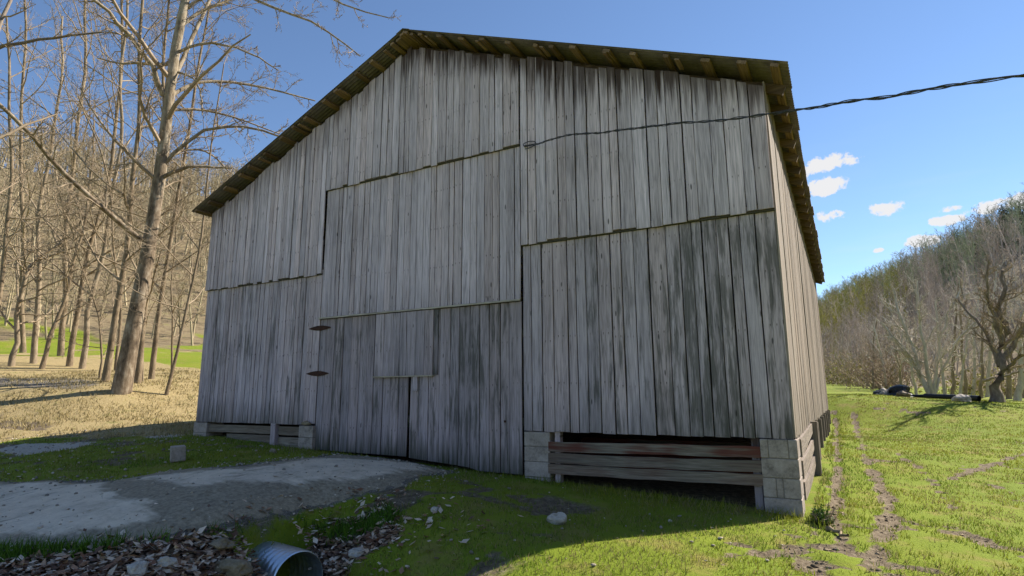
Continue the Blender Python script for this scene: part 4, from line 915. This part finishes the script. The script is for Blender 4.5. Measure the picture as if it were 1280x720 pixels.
# culvert pipe
def culvert():
    mouth, back = CUL0, CUL1
    ax = unit(back-mouth); n = 44; ns = 40; R0 = .25; ln = 1.15; v = []; f = []
    X = unit(np.cross(ax, (0, 0, 1))); Y = np.cross(X, ax)
    def ring(s, r):
        return [tuple(ax*s+(X*math.cos(a)+Y*math.sin(a))*r) for a in np.arange(ns)*2*math.pi/ns]
    for k in range(n+1):
        s = ln*k/n; v += ring(s, R0+.012*math.sin(s/.08*2*math.pi))
    for k in range(n+1):
        s = ln*(n-k)/n; v += ring(s, R0-.004+.012*math.sin(s/.08*2*math.pi))
    for k in range(2*n+1):
        for j in range(ns): f.append((k*ns+j, k*ns+(j+1) % ns, (k+1)*ns+(j+1) % ns, (k+1)*ns+j))
    for j in range(ns): f.append(((2*n+1)*ns+j, (2*n+1)*ns+(j+1) % ns, (j+1) % ns, j))
    me = bpy.data.meshes.new('culvert_pipe'); me.from_pydata(v, [], f); me.polygons.foreach_set('use_smooth', [True]*len(f)); me.update()
    o = link('culvert_pipe', me, M_GALV); o.location = tuple(mouth); return tag(o, 'corrugated galvanised culvert pipe poking from the leaf bank', 'pipe')
cul = culvert()

# black pipes and tarp heap in the field
def lying_pipe(lab, a, b, r, mat=M_BLACK):
    P = resample(np.array([a, b]), 8); base = P[0].copy(); V, Q = tubes((P-base)[None], np.full((1, 8), r), 12); me = mesh_from('black_pipe', V, Q, 4, True); o = link('black_pipe', me, mat); o.location = tuple(base); return tag(o, lab, 'pipe', 'black pipes lying in the field')
def fd(u, v, d, dz): q = at_dist(u, v, d); return (q[0], q[1], h1(q[0], q[1])+dz)
lying_pipe('thin black pipe running left from the tarp heap', fd(1068, 497, 30, .06), fd(1108, 498, 29.5, .08), .05)
lying_pipe('black pipe between the tarp heap and the thick pipe', fd(1130, 498, 29.2, .10), fd(1162, 500, 28.6, .10), .07)
lying_pipe('thick black pipe nearest the dark tree', fd(1157, 501, 28.4, .10), fd(1225, 504, 27.2, .12), .105)
P = fd(1119, 498, 29, .12); o = link('tarp_heap', rock_mesh('tarp_heap', 5.5, .75, .5, .34, .35, 4), M_BLACK); o.location = P; tag(o, 'heap of crumpled black tarp between the pipes', 'tarp')
P = fd(1106, 497, 28.9, .14); o = link('rock', rock_mesh('rock', 8.5, .22, .2, .26), M_ROCK); o.location = P; tag(o, 'pale lump at the left end of the tarp heap', 'rock')
P = fd(1203, 508, 26.6, .08); o = link('rock', rock_mesh('rock', 2.2, .26, .2, .17), M_ROCK); o.location = P; tag(o, 'white boulder in front of the thick black pipe', 'rock')
P = fd(1131, 508, 26.5, .05); o = link('stump', rock_mesh('stump', 4.2, .22, .2, .16), B_DARK); o.location = P; tag(o, 'low dark stump on the grass before the tarp heap', 'stump')
for u, lab in ((1228, 'grey-rimmed black pipe end next to the thick pipe'), (1235, 'small pale pipe end nearest the dark tree trunk')):
    a = fd(u, 504, 27, .11); b = (a[0]+.1, a[1]+.6, a[2]); lying_pipe(lab, a, b, .10)
stick('broken pale branch sticking up behind the tarp heap', [tuple(at_dist(1127, 492, 29.5)), tuple(at_dist(1122, 485, 29.6)), tuple(at_dist(1119, 480, 29.6))], .05, B_PALE)

# service cable from the gable, twisted strands
def cable():
    px = [(655, 183, 0), (672, 180, .02), (690, 174, .06), (712, 168, .10), (760, 165, .19), (800, 160, .27), (900, 150, .44), (1000, 137, .60), (1060, 127, .70), (1110, 124, .77), (1200, 107, .90), (1280, 97, 1.0)]
    z0 = (np.array(on_y(655, 183, -.06))-CAM)@F_; z1 = 3.9; pts = []
    for u, v, q in px:
        z = 1/((1-q)/z0+q/z1); pts.append(CAM+ray(u, v)*z)
    d = unit(pts[-1]-pts[-4]); pts += [pts[-1]+d*k for k in (2, 5, 9)]
    P = resample(np.array(pts), 420); T = unit(P[-1]-P[0]); X = unit(np.cross(T, (0, 0, 1))); Y = np.cross(X, T); s = np.r_[0, np.cumsum(np.linalg.norm(np.diff(P, axis=0), axis=1))]
    wob = (fbm(s*1.3, s*0, 1.0, 3)-.5)*.05*np.clip(s/4, 0, 1)
    P = P+Y*wob[:, None]; P = P-0; out = []; o = 0; base = P[0].copy()
    root = tag(empty('service_cable', tuple(base)), 'twisted black overhead cable running from the gable to the upper right', 'cable')
    for k in range(3):
        a = s*2*math.pi/.42+k*2.094+fbm(s*2.0, s*0+k, 1.0, 2)*3; Q3 = P+(np.cos(a)[:, None]*X+np.sin(a)[:, None]*Y)*np.where(k == 0, .004, .0115)
        V, Q = tubes((Q3-base)[None], np.full((1, 420), (.0068, .0042, .0042)[k]), 6); link('strand', mesh_from('strand', V, Q, 4, True), M_CABLE, root)
    # loose loop and clevis at the wall
    lp = np.array([base+np.array(q) for q in ((0, .02, 0), (-.02, -.02, .03), (.10, -.03, .05), (.20, -.02, .03), (.22, -.02, -.02), (.12, -.03, -.06), (.02, -.01, -.05))]); lp = resample(lp, 24)
    V, Q = tubes((lp-base)[None], np.full((1, 24), .006), 6); link('loop', mesh_from('loop', V, Q, 4, True), M_CABLE, root)
    MB().box((-.05, .01, -.02), (-.02, .06, .04)).build('clevis', M_RUST, root)
cable()

# ------------------------------------------------------------------ grass, leaves, gravel
def blade_field(name, lab, n, th0, th1, r0, r1, cond, hgt, mat, tintf, wid=.0035, kind='stuff', power=1.0):
    th = rad(1)*rng.uniform(th0, th1, n); r = r0+(r1-r0)*rng.random(n)**power; x, y = CAM[0]+r*np.sin(th), CAM[1]+r*np.cos(th)
    k = cond(x, y); x, y, r = x[k], y[k], r[k]; n = len(x); z = H(x, y)
    h_ = hgt(x, y)*rng.uniform(.55, 1.3, n); a = rng.uniform(0, 6.28, n); wd = wid*(1+r/7)*rng.uniform(.7, 1.3, n); ln = rng.normal(0, .45, (n, 2))*h_[:, None]
    dx, dy = np.cos(a)*wd, np.sin(a)*wd
    V = np.empty((n, 3, 3)); V[:, 0] = np.stack([x-dx, y-dy, z-.01], 1); V[:, 1] = np.stack([x+dx, y+dy, z-.01], 1); V[:, 2] = np.stack([x+ln[:, 0], y+ln[:, 1], z+h_], 1)
    me = mesh_from(name, V.reshape(-1, 3), np.arange(3*n), 3); vcol(me, 'tint', np.repeat(tintf(x, y, n), 3, axis=0)); return tag(link(name, me, mat), lab, 'grass', kind=kind)
LF_GRASS = leaf_material('grass_blades', (1, 1, 1), (.85, .9, .8), .35)
def gcond(x, y):
    w_ = weights(x, y); base = np.clip(1-w_['mud']*1.0-w_['lit']*.97-w_['grav']*1.0-w_['straw']*.93, 0, 1)
    base = base*np.where(sdist(barn_pg, x, y) > -.03, 0, 1); clump = fbm(x, y, 3.2, 3); return rng.random(len(x)) < base*sstep(.22, .55, clump)
def ghgt(x, y):
    near_wall = sstep(.55, .05, -sdist(barn_pg, x, y)); wl = near_wall*sstep(7.0, 8.0, x)*sstep(1, -1, y); return .022+.022*fbm(x, y, 1.1)+.12*wl*fbm(x, y, 2.6)+.03*near_wall
def gtint(x, y, n):
    f = fbm(x, y, .8, 4)[:, None]; f2 = rng.random((n, 1)); lush = np.array([.110, .180, .016]); yel = np.array([.275, .27, .028]); dry = np.array([.28, .23, .10])
    mixv = np.clip((f-.30)*2.2+(f2-.5)*.5, 0, 1); c = lush*(1-mixv)+yel*mixv; dr_ = (rng.random((n, 1)) < .12+.40*sstep(.45, .70, fbm(x+40, y, .6))[:, None]); c = np.where(dr_, dry, c); return c*rng.uniform(.7, 1.3, (n, 1))
blade_field('lawn_grass', 'short green turf around the barn and across the field', 420000, -76, 18, 3.4, 30, gcond, ghgt, LF_GRASS, gtint, wid=.0026)
def tcond(x, y): w_ = weights(x, y); return (rng.random(len(x)) < w_['tuf']) & (sdist(drive_pg, x, y) < -.03)
blade_field('grass_tufts', 'brighter grass tufts along the near edge of the driveway', 90000, -76, -30, 4, 9, tcond, lambda x, y: .07+.06*fbm(x, y, 3), LF_GRASS, lambda x, y, n: np.array([[.085, .17, .014]])*rng.uniform(.6, 1.4, (n, 1)))
def dcond(x, y): w_ = weights(x, y); return rng.random(len(x)) < w_['straw']*.8*sstep(.3, .6, fbm(x, y, 1.5))
blade_field('dry_grass', 'dry straw-coloured grass on the bank left of the barn', 60000, -80, -50, 9, 30, dcond, lambda x, y: .05+.05*fbm(x, y, 2), LF_GRASS, lambda x, y, n: np.array([[.36, .28, .14]])*rng.uniform(.6, 1.3, (n, 1)))

def leaf_litter(n):
    pg = litter_pg; lo, hi = pg.min(0)-.6, pg.max(0)+.6; lo = np.maximum(lo, (2, -7)); x = rng.uniform(lo[0], hi[0], n); y = rng.uniform(lo[1], hi[1], n)
    w_ = weights(x, y)['lit']; k = rng.random(n) < np.maximum(w_*.95, .05*sstep(-1.2, 0, sdist(pg, x, y))); x, y = x[k], y[k]; n = len(x); z = H(x, y)+rng.uniform(.004, .03, n)
    cm_ = np.array(cul.location)[:2]; ca_ = unit((CUL1-CUL0)[:2]); k = ldist(np.array([cm_-ca_*.5, cm_+ca_*.40]), x, y) > .28; x, y, z = x[k], y[k], z[k]; n = len(x)
    s = rng.uniform(.018, .05, n)[:, None]; a = rng.uniform(0, 6.28, n); t1 = np.stack([np.cos(a), np.sin(a), rng.normal(0, .3, n)], 1); t2 = np.stack([-np.sin(a), np.cos(a), rng.normal(0, .3, n)], 1)
    c = np.stack([x, y, z], 1); up = np.array([0, 0, 1.])*s*rng.uniform(-.1, .6, (n, 1))
    V = np.stack([c-t1*s, c-t2*s*.55-t1*s*.1+up*.3, c+t1*s*1.1+up, c+t2*s*.55+up*.5], 1).reshape(-1, 3)
    pal = np.array([(.12, .060, .035), (.20, .115, .070), (.30, .215, .15), (.085, .05, .035), (.38, .31, .24), (.34, .27, .21)]); tn = pal[rng.integers(0, 6, n)]*rng.uniform(1.4, 2.6, (n, 1))
    me = mesh_from('leaf_litter', V, np.arange(4*n).reshape(n, 4), 4); vcol(me, 'tint', np.repeat(tn, 4, axis=0)); tag(link('leaf_litter', me, leaf_material('dead_leaf', (1, 1, 1), (.8, .78, .75), .15)), 'brown dead leaves drifted around the culvert', 'leaves', kind='stuff')
leaf_litter(26000)
def pebbles(n):
    bm = bmesh.new(); bmesh.ops.create_icosphere(bm, subdivisions=1, radius=1); V0 = np.array([v.co[:] for v in bm.verts]); bm.verts.ensure_lookup_table(); F0 = np.array([[v.index for v in f.verts] for f in bm.faces]); bm.free()
    x = rng.uniform(-4, 11, n); y = rng.uniform(-6.2, -.05, n); sd_ = sdist(drive_pg, x, y); p = .55*np.exp(-(sd_/.25)**2)+.05+.06*(sd_ > 0)+.25*weights(x, y)['lit']+.12*sstep(3.5, 1, x); k = rng.random(n) < p; x, y = x[k], y[k]; n = len(x); z = H(x, y)+.012+.026*(sdist(drive_pg, x, y) > .15)
    s = (rng.random(n)**4*.024+.005)[:, None, None]; V = V0[None]*s*rng.uniform(.6, 1.2, (n, 1, 3))*np.array([1, 1, .6])+rng.normal(0, .12, (n, len(V0), 3))*s+np.stack([x, y, z], 1)[:, None]
    Fq = F0[None]+(np.arange(n)*len(V0))[:, None, None]; me = mesh_from('gravel', V.reshape(-1, 3), Fq.reshape(-1, 3), 3); vcol(me, 'tint', np.repeat(np.array([[.36, .31, .25]])*rng.uniform(.5, 1.5, (n, 1)), len(V0), axis=0)); tag(link('gravel', me, tint_bark('gravel_stone')), 'loose pale gravel scattered along the driveway edge', 'gravel', kind='stuff')
pebbles(26000)
def clods(n):
    bm = bmesh.new(); bmesh.ops.create_icosphere(bm, subdivisions=1, radius=1); V0 = np.array([v.co[:] for v in bm.verts]); F0 = np.array([[v.index for v in f.verts] for f in bm.faces]); bm.free()
    th = rad(1)*rng.uniform(-6, 17, n); r = 4+16*rng.random(n)**1.3; x, y = CAM[0]+r*np.sin(th), CAM[1]+r*np.cos(th); k = rng.random(n) < weights(x, y)['mud']*.9*(sdist(barn_pg, x, y) < -.1); x, y = x[k], y[k]; n = len(x); z = H(x, y)-.03
    s = (rng.random(n)**2.5*.022+.006)[:, None, None]; V = V0[None]*s*rng.uniform(.6, 1.3, (n, 1, 3))*np.array([1, 1, .6])+rng.normal(0, .22, (n, len(V0), 3))*s+np.stack([x, y, z], 1)[:, None]
    Fq = F0[None]+(np.arange(n)*len(V0))[:, None, None]; me = mesh_from('soil_clods', V.reshape(-1, 3), Fq.reshape(-1, 3), 3); vcol(me, 'tint', np.repeat(np.array([[.20, .158, .108]])*rng.uniform(.5, 1.6, (n, 1)), len(V0), axis=0)); tag(link('soil_clods', me, tint_bark('soil_clod')), 'crumbled brown soil clods in the muddy wheel ruts', 'soil', kind='stuff')
clods(9000)
